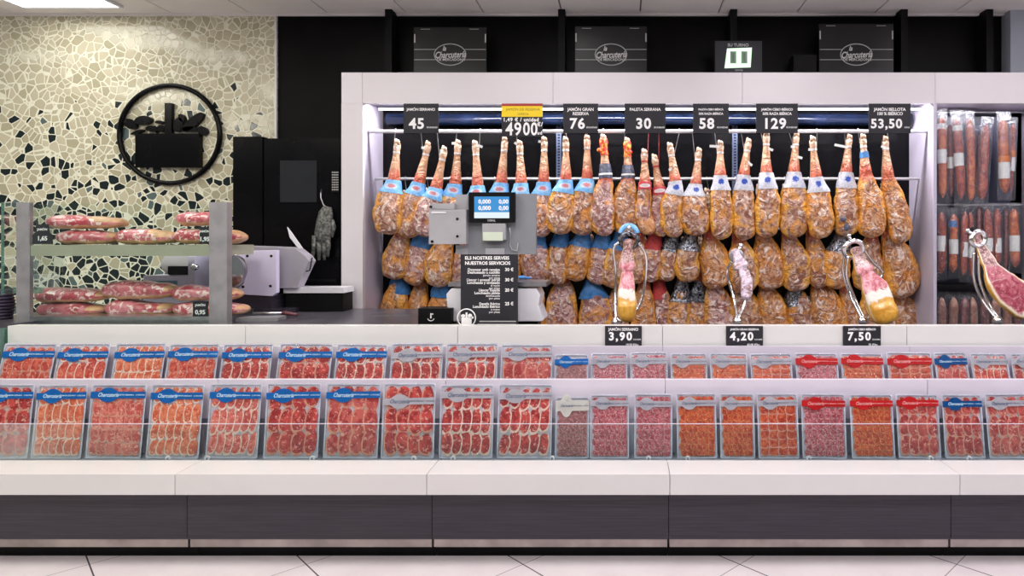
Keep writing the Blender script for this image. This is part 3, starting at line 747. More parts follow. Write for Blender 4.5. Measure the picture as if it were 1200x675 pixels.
# turn number display
d = 4.9; th = thing('number_display', 'dark turn number display with glowing green 00 panel', 'display', P(865, 85, d)); th.location.z = zt
bm = NB(); box(bm, X(838, d), X(893, d), d, d+.05, zt+.001, Z(48, d)); obj('housing', bm, M['charcoal'], th, bevel=.006)
bm = NB(); prism(bm, [(X(a, d), Z(b, d)) for a, b in ((852, 57), (881, 56), (879.5, 79), (849, 80))], d-.006, d-.0005); obj('lit_panel', bm, M['digit'], th, bevel=.003)
bm = NB()
for a in (855.5, 868.5):
    box(bm, X(a, d), X(a+7, d), d-.0075, d-.0062, Z(74.5, d), Z(60.5, d))
    box(bm, X(a+2.4, d), X(a+4.6, d), d-.0084, d-.0076, Z(73, d), Z(62.5, d), 1)
obj('digits', bm, [simple('grey_segment', (.20, .30, .22), .5), M['digit_off']], th)
obj('lettering', text_bm([('SU TURNO', X(865, d), Z(53, d), 5*d/770, 'CENTER', {'y': d-.001, 'off': .02}), ('turno', X(866, d), Z(82, d), 4*d/770, 'CENTER', {'y': d-.001})]), M['letter_grey'], th)

# ------------------------------------------------------------------ the counter
seams = [-110, 205, 500, 785, 1125, 1420]
names = ['leftmost counter section under the blue-labelled packs', 'counter section between the first and second fascia seams', 'counter section under the grey-labelled packs', 'counter section under the chorizo and red-labelled packs', 'rightmost counter section']
BF = 3.05
GC = []
for i in range(5):
    xa, xb = X(seams[i], BF)+.0015, X(seams[i+1], BF)-.0015
    th = thing('counter_section', 'white chilled display counter with dark base, ' + names[i], 'counter', ((xa+xb)/2, BF, 0), 'display counter sections')
    GC.append(th)
    bm = NB(); zb, zf = Z(580, BF), Z(556, BF); box(bm, xa, xb, BF, 3.245, zb, zf); obj('bumper', bm, M['bumper'], th, bevel=.006)
    bm = NB(); pd = 3.135; box(bm, xa, xb, pd, 3.7, Z(632, pd), zb-.002); obj('base_panel', bm, M['base'], th)
    bm = NB(); pd2 = 3.15; box(bm, xa+.004, xb-.004, pd2, 3.7, Z(641, pd2), Z(632, pd)-.001); obj('kick_strip', bm, M['kick'], th)
    bm = NB(); box(bm, xa, xb, 3.215, 3.7, .0005, Z(641, pd2)-.001); obj('plinth', bm, M['blackm'], th)
    # display trough: floor, slanted back, lip and upper trough, rail
    bm = NB(); box(bm, xa, xb, 3.247, 3.43, .36, .444); obj('display_floor', bm, M['shelfg'], th)
    bm = NB(); box(bm, xa, xb, 3.385, 3.40, .446, Z(490, 3.385)); obj('display_back', bm, M['shelfg'], th)
    bm = NB(); box(bm, xa, xb, 3.375, 3.405, Z(490, 3.385)+.001, Z(445, 3.375)); obj('shelf_lip', bm, M['shelfw'], th, bevel=.004)
    bm = NB(); box(bm, xa, xb, 3.406, 3.60, .62, .655); box(bm, xa, xb, 3.585, 3.60, .656, Z(405, 3.6)-.0); obj('upper_shelf', bm, M['shelfw'], th)
    if i > 0: bm = NB(); box(bm, xa, xb, RD, RD+.07, .72, Z(382, RD)); obj('back_rail', bm, M['rail'], th, bevel=.004)
    else: bm = NB(); box(bm, X(9, RD), xb, RD, RD+.07, .72, Z(382, RD)); obj('back_rail', bm, M['rail'], th, bevel=.004)
    # low front glass
    bm = NB(); box(bm, xa+.001, xb-.001, 3.248, 3.253, Z(556, BF)-.09, Z(497, 3.25)); obj('front_glass', bm, M['glass'], th)
    bm = NB(); box(bm, xa+.001, xb-.001, 3.2475, 3.2535, Z(497, 3.25)+.0002, Z(497, 3.25)+.003); obj('glass_edge', bm, M['shelfw'], th)
# glass end panel at far left
bm = NB(); box(bm, X(4, 3.62), X(7, 3.62), 3.45, 3.75, .75, Z(384, 3.62)); tag(obj('end_glass', bm, M['glass_edge']), 'pale green glass panel closing the left end of the counter', 'glass panel')
# worktops behind the rail
bm = NB(); box(bm, X(40, 3.8), X(541, 4.2), RD+.072, 4.695, 1.012, 1.052)
tag(obj('dark_worktop', bm, M['worktop'], bevel=.003), 'dark worktop behind the rail between meat cabinet and weighing scale', 'worktop')
bm = NB(); box(bm, X(541, 4.2)+.003, X(1330, 4.2), RD+.072, 4.35, .94, .97)
tag(obj('service_worktop', bm, M['worktop'], bevel=.003), 'low service worktop carrying the carving stands behind the white rail', 'worktop')
bm = NB(); box(bm, X(45, 3.8), X(541, 4.2)-.02, RD+.12, 4.66, .001, 1.011)
tag(obj('worktop_cabinet', bm, M['blackm']), 'black cabinet carrying the dark worktop', 'cabinet')
bm = NB(); box(bm, X(541, 4.2)+.03, X(1320, 4.2), RD+.12, 4.30, .001, .939)
tag(obj('service_cabinet', bm, M['blackm']), 'black cabinet carrying the low service worktop', 'cabinet')

# ------------------------------------------------------------------ packs of sliced meat
def txt_share(mat, body, size, **op):
    me = bpy.data.meshes.new('lettering'); bm = text_bm([(body, 0, 0, size, 'CENTER', op)]); bm.to_mesh(me); bm.free(); me.materials.append(mat); return me
T_SCRIPT = {}
for key, mt in (('w', M['lab_white']), ('k', M['lab_ink']), ('p', simple('pink_ink', (.85, .35, .35), .4, var=0))):
    T_SCRIPT[key] = (txt_share(mt, 'Charcutería', .026, shear=.35, off=.012, sx=.75, ext=.0003, res=2), txt_share(mt, 'JAMÓN SERRANO   LONCHAS', .009, ext=.0003, res=1, off=.01))
KINDS = {  # material, rim, rows, cols, slice width factor, slice height factor, style
 'jamon': ('jamon', 'fat', 3, 5, 1.25, 1.25, 'slice'), 'jamon4': ('jamon', 'fatr', 4, 5, 1.2, 1.25, 'slice'), 'dark': ('dark', 'fat', 3, 5, 1.25, 1.25, 'slice'), 'darkr': ('dark', 'fatr', 3, 4, 1.25, 1.25, 'slice'),
 'orange': ('orange', 'fat', 4, 6, 1.3, 1.3, 'slice'), 'pink': ('pink', 'fat', 3, 6, 1.3, 1.25, 'slice'), 'pinkr': ('pink', 'fatr', 5, 6, 1.3, 1.4, 'slice'), 'loin': ('loin', 'fatr', 3, 4, 1.3, 1.3, 'slice'),
 'salami': ('salami', 'sal_rim', 11, 6, 1.3, 1.6, 'disc'), 'chorizo': ('chorizo', 'cho_rim', 10, 6, 1.3, 1.6, 'disc'), 'brown': ('brown', 'bro_rim', 13, 7, 1.3, 1.6, 'disc'), 'chor_r': ('chorizo', 'fatr', 7, 4, 1.25, 1.4, 'slice'),
}
LBL = {'blue': ('blue', 'w'), 'dblue': ('dblue', 'w'), 'grey': ('grey_lab', 'k'), 'red': ('red_lab', 'p'), 'cream': ('white_lab', 'k')}
def pack(px0, px1, pyt, pyb, ly, d0, d1, kind, lab, seed, label, group, roll=0.0, hid=0, ctop=2.5, lh=10, lx=None):
    """px at the pack top; tray leaning back from d0 to d1"""
    R = random.Random(seed)
    cxw = X((px0+px1)/2, d1); W = (px1-px0)*d1/770
    zt_, zb_ = Z(pyt, d1), Z(pyb, d0)-hid
    up = Vector((0, d1-d0, zt_-zb_)); H = up.length; up.normalize()
    rt = Vector((1, 0, 0)); nr = up.cross(rt)*-1     # towards -Y
    nr = rt.cross(up); nr = -nr if nr.y > 0 else nr
    B0 = Vector((cxw, d0, zb_))
    Mx = Matrix((( rt.x, -nr.x, up.x, B0.x), (rt.y, -nr.y, up.y, B0.y), (rt.z, -nr.z, up.z, B0.z), (0, 0, 0, 1))) @ Matrix.Rotation(roll, 4, 'Y')
    th = thing('sliced_meat_pack', label, 'meat pack', B0, group)
    # local: x right, y away from viewer, z up along the pack
    w = W/2-.002
    def fin(bm): 
        bmesh.ops.transform(bm, matrix=Mx, verts=bm.verts); return bm
    # tray: shallow dish with rim
    bm = NB(); nn = 10
    def rr(wx, z0, z1, r, y):
        pts = []
        for cx, cz, a0 in ((wx-r, z1-r, 0), (-wx+r, z1-r, 90), (-wx+r, z0+r, 180), (wx-r, z0+r, 270)):
            for k in range(5):
                a = math.radians(a0+k*22.5); pts.append((cx+r*math.cos(a), y, cz+r*math.sin(a)))
        return [bm.verts.new(p) for p in pts]
    loops = [rr(w, 0, H, .008, -.001), rr(w, 0, H, .008, .001), rr(w-.008, .008, H-.008, .008, .010), ]
    for A, Bq in zip(loops[:-1], loops[1:]):
        for k in range(20): bm.faces.new((A[k], A[(k+1) % 20], Bq[(k+1) % 20], Bq[k]))
    bm.faces.new(loops[-1])
    inner = rr(w-.006, .007, H-.007, .008, -.001)
    for k in range(20): bm.faces.new((loops[0][k], inner[k], inner[(k+1) % 20], loops[0][(k+1) % 20]))
    inner2 = rr(w-.009, .010, H-.010, .008, .006)
    for k in range(20): bm.faces.new((inner[k], inner2[k], inner2[(k+1) % 20], inner[(k+1) % 20]))
    bm.faces.new(inner2)
    fixn(bm); obj('tray', fin(bm), M['tray'], th)
    # slices
    mt, rim, nrw, nc, fw, fh, sty = KINDS[kind]
    iw, z0, z1 = w-.013, .016, H-.012-ctop*d1/770*.6
    bm = NB(); cw = 2*iw/nc; ch = (z1-z0)/nrw
    tilt0 = R.uniform(-.32, .32)
    for r in range(nrw):
        rowtilt = tilt0+R.uniform(-.12, .12)
        nn = nc if sty == 'slice' else nc
        for cidx in range(nn):
            cc = nn-1-cidx if (R.random() < 2 and kind in ('dark', 'pink')) else cidx
            xo = -iw+cw*(cc+.5)+R.uniform(-.05, .05)*cw
            if sty == 'disc' and r % 2: xo += cw*.25; xo = min(xo, iw-cw*.5)
            zo = z1-ch*(r+.5)+R.uniform(-.06, .06)*ch
            rx = min(cw*.5*fw, cw*.5+.012); rz = ch*.5*fh
            rx = min(rx, iw-abs(xo)+.004) if sty == 'slice' else min(rx, iw-abs(xo)+.003)
            rz = min(rz, z1-zo+.003, zo-z0+.005)
            a = rowtilt+R.uniform(-.1, .1) if sty == 'slice' else 0
            yb = .0045-.0038*(r/nrw)-.0016*(cidx/nn)
            n = 16 if sty == 'slice' else 10
            sgn = -1 if kind in ('dark', 'pink') else 1
            fr0 = R.uniform(.5, .9)
            cv = bm.verts.new((xo, yb-.0012, zo))
            ri, ro = [], []
            for k in range(n):
                th_ = k*2*PI/n
                lump = 1+R.uniform(-.06, .06)
                ex = abs(math.cos(th_))**.85*math.copysign(1, math.cos(th_)); ez = abs(math.sin(th_))**.8*math.copysign(1, math.sin(th_))
                x_, z_ = ex*rx*lump, ez*rz*lump
                X_, Z_ = x_*math.cos(a)-z_*math.sin(a)*.5, x_*math.sin(a)*.5+z_*math.cos(a)
                X2, Z2 = max(-iw-.003, min(iw+.003, xo+X_)), max(z0-.004, min(z1+.004, zo+Z_))
                # curl: the lower and leading edges lift
                lift = .0010*(-math.sin(th_))+.0008*sgn*-math.cos(th_)
                f_ = .80 if sty == 'slice' else .74
                ri.append(bm.verts.new((xo+(X2-xo)*f_, yb-.0010-lift*.6, zo+(Z2-zo)*f_)))
                ro.append(bm.verts.new((X2, yb-.0004-lift, Z2)))
            for k in range(n):
                f = bm.faces.new((cv, ri[k], ri[(k+1) % n])); f.material_index = 0
                f = bm.faces.new((ri[k], ro[k], ro[(k+1) % n], ri[(k+1) % n]))
                mid = (k+.5)*2*PI/n
                side = math.cos(mid-(math.radians(215) if sgn > 0 else math.radians(325)))
                f.material_index = 1 if (rim and side > (.25-fr0*.6 if sty == 'slice' else .55)) else 0
    # peeping rolled edges at the top of the pack
    bmesh.ops.recalc_face_normals(bm, faces=bm.faces)
    obj('sliced_meat', fin(bm), [MEAT[mt], M[rim or 'fat']], th, smooth=True)
    # label ribbon with oval
    lm, ink = LBL[lab]; d_ = d1
    lz = H-(ly-pyt)*d1/770; hh = lh*d1/770/2
    bm = NB(); sl = R.uniform(-.01, .03); ov = -w+ (w*2)*.32; rxo, rzo = w*.36, hh*1.75
    n = 28; vs = []; vb = []
    top, bot = [], []
    for k in range(n+1):
        x = -w+2*w*k/n
        hy = hh*.8
        u = (x-ov)/rxo
        if abs(u) < 1: hy = max(hy, rzo*math.sqrt(1-u*u))
        y = -.0042-.0006*math.sin(k*.9+seed)
        top.append(bm.verts.new((x, y, lz+hy+x*sl))); bot.append(bm.verts.new((x, y, lz-hy+x*sl)))
    for k in range(n): bm.faces.new((top[k], top[k+1], bot[k+1], bot[k]))
    bmesh.ops.solidify(bm, geom=bm.faces, thickness=.0005); fixn(bm)
    lo = obj('label', fin(bm), M[lm], th)
    A = T_SCRIPT[ink]; sc = w/.125
    put('script_lettering', A[0], Mx @ Matrix.Translation((ov, -.0056, lz+ov*sl)) @ Matrix.Diagonal((sc, 1, sc, 1)), lo)
    put('small_lettering', A[1], Mx @ Matrix.Translation((w*.50, -.0056, lz+w*.5*sl)) @ Matrix.Diagonal((sc, 1, sc, 1)), lo)
    # film
    bm = NB(); nx, nz = 8, 12; g = []
    for j in range(nz+1):
        g.append([bm.verts.new((-w+.001+(2*w-.002)*i/nx, -.0021-.0010*(noise.noise(Vector((i*1.7, j*1.3, seed)))*.5+.5) - (.0 if 0 < i < nx and 0 < j < nz else -.0008), .001+(H-.002)*j/nz)) for i in range(nx+1)])
    for j in range(nz):
        for i in range(nx): bm.faces.new((g[j][i], g[j][i+1], g[j+1][i+1], g[j+1][i]))
    obj('film', fin(bm), M['film'], th, smooth=True)
    return th
KD = {'jamon': 'red cured ham slices with white fat', 'jamon4': 'thin red cured ham slices', 'dark': 'dark red ham slices with white fat', 'darkr': 'dark red ham slices', 'orange': 'orange-pink ham slices', 'pink': 'pink ham slices with curved fat rims',
      'pinkr': 'small pink ham slices', 'loin': 'large marbled loin slices', 'salami': 'pink salami slices', 'chorizo': 'orange chorizo slices', 'brown': 'dark speckled salami pieces', 'chor_r': 'large orange chorizo slices'}
LD = {'blue': 'blue', 'dblue': 'deep blue', 'grey': 'grey', 'red': 'red', 'cream': 'cream'}
UP = [(5,68,'jamon4','blue'),(70,131,'jamon','blue'),(137,197,'orange','blue'),(199,259,'jamon4','blue'),(262,322,'dark','blue'),(327,391,'darkr','blue'),(394,455,'dark','blue'),(459,521,'dark','grey'),(523,585,'dark','grey'),(587,649,'loin','grey'),
      (692,736,'salami','grey'),(738,783,'salami','grey'),(785,829,'chorizo','grey'),(831,876,'chorizo','grey'),(878,928,'chor_r','grey'),(930,981,'salami','red'),(983,1034,'chorizo','red'),(1037,1091,'chor_r','red'),(1093,1133,'loin','dblue'),(1135,1180,'jamon','grey'),(1182,1228,'loin','grey')]
for i, (a, b, k, l) in enumerate(UP):
    left = b < 650
    pyt = (403 if left else 413.5)+rnd.uniform(-1, 1)
    ly = 415.5 if left else 423.5
    lab = '%s-labelled pack of %s, upper row, %s from left' % (LD[l], KD[k], ORD[i])
    pack(a+.5, b-.5, pyt, 446, ly+rnd.uniform(-.6, .6), 3.475, 3.545, k, l, 200+i, lab, 'packs standing in the upper row', roll=rnd.uniform(-.012, .012), hid=.10, lh=9)
LOW = [(-20,42,'darkr','blue'),(44,104,'orange','blue'),(107,173,'pinkr','blue'),(177,240,'orange','blue'),(246,308,'pink','blue'),(313,378,'darkr','blue'),(382,447,'loin','blue'),(449,512,'darkr','grey'),(516,580,'dark','grey'),(583,648,'dark','grey'),
       (691,738,'salami','grey'),(742,788,'salami','grey'),(792,840,'chorizo','grey'),(842,884,'chorizo','grey'),(886,935,'chor_r','grey'),(937,990,'salami','red'),(994,1046,'chorizo','red'),(1048,1099,'loin','red'),(1102,1150,'loin','dblue'),(1153,1206,'loin','grey')]
for i, (a, b, k, l) in enumerate(LOW):
    left = b < 650
    pyt = (450 if left else 461.5)+rnd.uniform(-1, 1)
    ly = (463 if left else 472.5)
    if i == 7: ly = 470; pyt = 449
    lab = '%s-labelled pack of %s, lower row, %s from left' % (LD[l], KD[k], ORD[i])
    pack(a+.5, b-.5, pyt, 537.5, ly+rnd.uniform(-.6, .6), 3.30, 3.345, k, l, 300+i, lab, 'packs standing in the lower row', roll=rnd.uniform(-.01, .01), lh=9.5 if left else 8.5)
pack(650, 690, 415, 466, 424, 3.425, 3.50, 'brown', 'blue', 401, 'narrow pack of dark speckled salami pieces with blue label, above the cream-labelled pack', 'narrow packs', hid=.06, lh=8, ctop=9)
pack(651, 691, 465, 537.5, 475, 3.30, 3.345, 'brown', 'cream', 402, 'narrow pack of dark speckled salami pieces with cream label, lower row', 'narrow packs', lh=15, ctop=10)
# little round price pegs along the ledge
for i, px in enumerate((197, 243, 366, 485, 531, 647, 760, 806, 948, 1091, 1136)):
    c = P(px, 538.5, 3.262); bm = NB(); disc(bm, (c.x, c.z+.006), .013, .013, 3.258, 3.266, 16)
    disc(bm, (c.x, c.z+.006), .005, .005, 3.2565, 3.2579, 10, 1)
    box(bm, c.x-.003, c.x+.003, 3.259, 3.264, .445, c.z)
    tag(obj('shelf_peg', bm, [M['wh_plastic'], M['lab_ink']]), 'tiny round white peg on the ledge before the lower packs, %s from the left' % ORD[i], 'peg', 'round ledge pegs')

# ------------------------------------------------------------------ left meat cabinet
CD = 3.80
cab = thing('meat_cabinet', 'glass-fronted steel meat cabinet with one shelf at left of the counter', 'display cabinet', (X(150, CD), CD, 1.05))
def cpart(name, x0, x1, y0, y1, z0, z1, m, bev=.003):
    bm = NB(); box(bm, x0, x1, y0, y1, z0, z1); return obj(name, bm, m, cab, bevel=bev)
zc0 = 1.052
cpart('left_post', X(19, CD), X(35, CD), CD, CD+.022, zc0, Z(237, CD), M['steel_dull'])
cpart('right_post', X(245, CD), X(266, CD), CD, CD+.05, zc0, Z(237, CD), M['steel_dull'])
#cpart('rear_post', X(266, CD)-.012, X(266, CD)+.008, 4.27, 4.31, zc0, Z(237, CD), M['steel_dull'])
cpart('cabinet_floor', X(35, CD)+.001, X(245, CD)-.001, CD+.005, 4.26, zc0, Z(371, CD), M['steel'])
cpart('cabinet_shelf', X(35, CD)+.001, X(245, CD)-.001, CD+.004, 4.26, Z(300, CD), Z(287.5, CD), simple('shelf_champagne', (.46, .47, .36), .3, .3))
cpart('front_glass', X(35, CD)+.001, X(245, CD)-.001, CD-.008, CD-.003, zc0, Z(239, CD), M['glass'], 0)
#cpart('side_glass', X(266, CD)+.001, X(266, CD)+.006, CD+.052, 4.26, zc0, Z(239, CD), M['glass'], 0)
cpart('left_glass', X(5, CD), X(5, CD)+.010, CD-.009, 4.2, Z(345, CD), Z(237, CD), M['glass'], 0)
cpart('left_glass_edge', X(5, CD), X(5, CD)+.010, CD-.02, CD-.0095, Z(345, CD), Z(237, CD), M['glass_edge'], 0)
cpart('left_glass_foot', X(2, CD), X(36, CD), CD+.07, CD+.09, Z(345, CD), Z(338, CD), M['glass_edge'], 0)
# boneless ham pieces: px box, seed, cut faces camera
def ham_piece(x0, x1, y0, y1, d, seed, label, flip=False, rindy=.25):
    c = P((x0+x1)/2, (y0+y1)/2, d); rx = (x1-x0)/2*d/770; rz = (y1-y0)/2*d/770
    th = thing('boneless_ham', label, 'meat', (c.x, c.y, c.z-rz), 'boneless ham pieces in the cabinet')
    bm = NB(); nu, nv = 40, 16; rings = []
    for i in range(nu+1):
        s = -1+2*i/nu; e = (1-abs(s)**4.5)**.5 if abs(s) < 1 else 0
        e = max(e, .03)
        sk = s if not flip else -s
        hgt = rz*e*(.86+.16*(-sk))*(1+.3*noise.noise(Vector((s*2.2, seed, 0))))
        drop = -rz*.12*(1+sk)
        ring = []
        for k in range(nv):
            a = k*2*PI/nv; ca, sa = math.cos(a), math.sin(a)
            ey = math.copysign(abs(ca)**.8, ca)*.085*(e*.8+.2)
            ez = math.copysign(abs(sa)**.75, sa)*hgt
            ez = max(ez, -rz*.9-drop)
            q = Vector((s*rx, ey, ez+drop*.4)); nz_ = 1+.10*noise.noise(Vector((s*4, a, seed)))
            ring.append(bm.verts.new(c+Vector((q.x, q.y*nz_, max(-rz, q.z*nz_)))))
        rings.append(ring)
    for i in range(nu):
        for k in range(nv):
            f = bm.faces.new((rings[i][k], rings[i+1][k], rings[i+1][(k+1) % nv], rings[i][(k+1) % nv]))
    bm.faces.new(rings[0]); bm.faces.new(rings[-1][::-1]); fixn(bm)
    for f in bm.faces:
        f.normal_update(); s = (f.calc_center_median().x-c.x)/rx*(1 if not flip else -1)
        f.material_index = 1 if (f.normal.y > -.25 and f.normal.z < .2) or f.normal.z < -.45 or (s > 1-rindy*2 and f.normal.z > .2) else 0
    obj('flesh', bm, [M['rawcut'], M['rind']], th, smooth=True)
dm = 4.02
PCS = [(59, 147, 251, 269.5, 'upper shelf, long piece lying on top of another at left', 0, .35), (71, 141, 268.5, 287.5, 'upper shelf, lower left piece beside the black tag', 0, .1), (140, 212, 267, 287.5, 'upper shelf, piece in the middle with orange rind', 0, .4), (211, 262, 247, 266, 'upper shelf, top piece behind the right post', 0, .1), (208, 288, 266, 287.5, 'upper shelf, lower right piece poking past the post', 0, .35),
       (46, 130, 336, 355, 'cabinet floor, top piece at left', 0, .1), (48, 128, 353, 371, 'cabinet floor, bottom piece at left', 0, .2), (124, 209, 327, 352, 'cabinet floor, top piece in the middle', 0, .1), (127, 206, 350, 371, 'cabinet floor, bottom piece in the middle', 0, .15), (205, 283, 334, 353, 'cabinet floor, top piece at right', 0, .2), (206, 291, 352, 371, 'cabinet floor, bottom piece at right', 0, .1)]
for i, (a, b, c0, c1, lb, fl, ri) in enumerate(PCS):
    ham_piece(a, b, c0, c1, dm, 11+i*2.3, 'boneless red ham piece on '+lb, fl, ri)
for i, (a, b, c0, c1, s1, lb) in enumerate(((38, 62, 263, 286, '1,65', 'black crown-edged price tag at left end of the cabinet shelf'), (234, 246, 266, 286, '1,95', 'black price tag on the cabinet shelf by the right post'), (226, 244, 353, 371, '0,95', 'black price tag on the cabinet floor by the right post'))):
    d = CD+.012 if i != 2 else CD+.016; th = thing('price_tag', lb, 'price tag', P((a+b)/2, c1, d), 'price tags in the meat cabinet')
    bm = NB(); w0, w1 = X(a, d), X(b, d); h0, h1 = Z(c1, d), Z(c0, d)
    pts = [(w0, h0), (w1, h0), (w1-(w1-w0)*.02, h0+(h1-h0)*.3)]+([(w1, h0+(h1-h0)*.45), (w1-(w1-w0)*.15, h0+(h1-h0)*.6), (w1-(w1-w0)*.2, h1), (w0+(w1-w0)*.2, h1), (w0+(w1-w0)*.15, h0+(h1-h0)*.6), (w0, h0+(h1-h0)*.45)] if i == 0 else [(w1, h1), (w0, h1)])+[(w0+(w1-w0)*.02, h0+(h1-h0)*.3)]
    prism(bm, pts, d-.002, d+.002); fixn(bm); obj('board', bm, M['charcoal'], th)
    kk = d/770; obj('lettering', text_bm([('JAMÓN', (w0+w1)/2, h0+(h1-h0)*.74, 3.6*kk, 'CENTER', {'y': d-.003, 'off': .02}), (s1, (w0+w1)/2, h0+(h1-h0)*.28, 7*kk, 'CENTER', {'y': d-.003, 'off': .03})]), M['letter'], th)
# dark ribbed hose at the far left
bm = NB(); c = P(2, 357, 3.9)
for k in range(9): torus(bm, c+Vector((0, .0, -.075+k*.019)), .055-.003*abs(k-4), .010, axis='Z', n=24, m=6)
tube(bm, [c+Vector((0, 0, -.09)), c+Vector((0, 0, .09))], .05, 16)
o = obj('ribbed_roll', bm, simple('dark_purple_rubber', (.03, .02, .05), .5), smooth=True); tag(o, 'dark ribbed roll standing at the far left end behind the counter', 'roll')
bm = NB(); box(bm, -3.82, X(40, 3.8)-.002, RD+.072, 4.25, .98, c.z-.0855); tag(obj('side_ledge', bm, M['worktop']), 'dark ledge at the far left end behind the counter', 'ledge')

# ------------------------------------------------------------------ round emblem on the mosaic
d = 5.13; k = d/770; c = P(201, 158, d)
em = thing('wall_emblem', 'round black metal basket emblem mounted on the mosaic wall', 'emblem', (c.x, d, c.z-.41))
bm = NB(); torus(bm, (c.x, d-.02, c.z), 58.5*k, .019, Rz=57*k, n=72, m=10); obj('ring', bm, M['black'], em, smooth=True)
bm = NB(); box(bm, X(164, d), X(238, d), d-.05, d-.002, Z(197, d), Z(157.5, d)); obj('basket', bm, M['black'], em, bevel=.014, bseg=4)
bm = NB(); box(bm, X(197, d), X(205, d), d-.04, d-.004, Z(157.4, d), Z(122, d)); obj('handle', bm, M['black'], em, bevel=.008, bseg=3)
def blob(name, x, y, rx, ry, rot):
    bm = NB(); disc(bm, (X(x, d), Z(y, d)), rx*k, ry*k, d-.035, d-.004, 20, rot=rot); obj(name, bm, M['black'], em, bevel=.006)
for a in ((156, 146, 8, 5.5, -.5), (171, 142, 10, 5.5, .1), (181, 151.5, 7, 3.5, 0), (191.5, 151.5, 4.5, 4, 0), (190, 144, 5, 2, 0), (164, 155.5, 8, 1.8, .35), (212, 147, 5.5, 8.5, -.2), (216, 139, 3.5, 5, .5), (229, 144, 16, 5.5, .72), (240, 154, 6, 5, -.5), (226, 152, 9, 3, 0)): blob('leaf', *a)

# ------------------------------------------------------------------ black machine, glove, slicer
d = 4.74
mc = thing('black_cabinet_machine', 'tall black machine standing against the wall left of the ham case', 'machine', (X(335, d), d, 1.053))
bm = NB(); box(bm, X(273, d), X(307.5, d), d, 5.08, 1.0535, Z(160, d)); obj('side_column', bm, M['black'], mc, bevel=.006)
bm = NB(); box(bm, X(308.5, d), X(398, d)-.004, d+.01, 5.08, 1.0535, Z(162, d)); obj('body', bm, M['black'], mc, bevel=.02, bseg=4)
bm = NB(); box(bm, X(328, d), X(371, d), d+.002, d+.0095, Z(237, d), Z(188, d)); obj('window', bm, simple('smoked_window', (.02, .022, .025), .08), mc, bevel=.003)
bm = NB(); box(bm, X(311, d), X(395, d), d-.01, d+.009, Z(330, d), Z(327, d)); obj('handle', bm, M['blackm'], mc, bevel=.003)
bm = NB(); box(bm, X(388, d), X(397, d), d+.001, d+.0095, Z(225, d), Z(200, d))
for i in range(5):
    for j in range(8): box(bm, X(389+i*1.6, d), X(390+i*1.6, d), d-.0005, d+.001, Z(223-j*2.9, d), Z(221.6-j*2.9, d), 1)
obj('speckled_grille', bm, [M['blackm'], M['letter_grey']], mc)
# glove
dg = 4.70
gl = thing('mesh_glove', 'grey metal mesh glove hanging fingers down before the black machine', 'glove', P(379, 305, dg))
mg = simple('metal_mesh', (.20, .205, .19), .4, .55, var=.4, sc=60, bump=1, bsc=220)
bm = NB()
tube(bm, [P(384, 242, dg), P(382, 250, dg), P(380, 262, dg), P(378, 276, dg), P(376, 284, dg)], [.030, .052, .060, .060, .045], 14, flat=.35)
for pts, r in (([(369, 276), (368, 290), (366, 303)], .017), ([(374, 280), (374, 293), (374, 305)], .018), ([(379, 280), (380, 292), (380, 305)], .018), ([(384, 277), (385, 289), (384, 301)], .017), ([(388, 258), (391, 266), (389, 278)], .018)):
    tube(bm, [P(a, b, dg) for a, b in pts], [r*1.2, r, r*.55], 10, flat=.6)
obj('glove', bm, mg, gl, smooth=True)
bm = NB(); tube(bm, [P(377, 222, dg+.033), P(376, 226, dg+.0), P(376, 232, dg-.02), P(379, 240, dg), P(383, 243, dg)], .004, 6); obj('hook', bm, M['steel'], gl, smooth=True)
# white board on a black box
d = 4.5
bm = NB(); box(bm, X(335, d), X(402, d), d, 4.66, 1.0535, Z(343.5, d)); tag(obj('black_crate', bm, M['blackm'], bevel=.005), 'low black box under the white cutting board', 'box')
bm = NB(); box(bm, X(333, d), X(403, d), d-.01, 4.67, Z(343.5, d)+.001, Z(337, d)); tag(obj('cutting_board', bm, M['wh_plastic'], bevel=.004), 'white cutting board lying on a black box right of the slicer', 'board')
# slicer
d = 4.38
sl = thing('meat_slicer', 'pale enamel meat slicer with round blade guard standing behind the cabinet', 'slicer', (X(270, d), d, 1.0535))
bm = NB(); box(bm, X(232, d), X(340, d), d-.05, d+.24, 1.0535, Z(362, d))
box(bm, X(250, d), X(318, d), d, d+.2, Z(362, d), Z(346, d)); obj('slicer_base', bm, M['base'], sl, bevel=.01)
bm = NB(); prism(bm, [(X(a, d), Z(b, d)) for a, b in ((287, 294), (325, 293), (325, 343), (320, 347), (282, 345), (280, 340), (286, 332), (291, 318), (289, 304))], d-.01, d+.03); fixn(bm)
pn = obj('carriage_plate', bm, M['lav'], sl, bevel=.004)
bm = NB()
for a, b in ((291, 300), (319, 300), (286, 336), (318, 335)): disc(bm, (X(a, d), Z(b, d)), .009, .009, d-.014, d-.0105, 14)
obj('bolts', bm, M['blackm'], pn)
bm = NB(); disc(bm, (X(268, d), Z(318, d)), 25*d/770, 27*d/770, d+.04, d+.065, 48); obj('blade_guard', bm, M['lav'], sl, bevel=.006)
bm = NB(); disc(bm, (X(268, d), Z(318, d)), 15*d/770, 18*d/770, d+.03, d+.039, 40); torus(bm, (X(268, d), d+.028, Z(318, d)), 20*d/770, .006, n=40); obj('blade', bm, M['chrome'], sl, bevel=.002)
bm = NB(); prism(bm, [(X(a, d+.08), Z(b, d+.08)) for a, b in ((262, 287), (345, 290), (358, 300), (362, 306), (347, 338), (300, 338), (290, 310))], d+.08, d+.19); fixn(bm)
obj('smoked_cover', bm, M['smoke'], sl, bevel=.008)
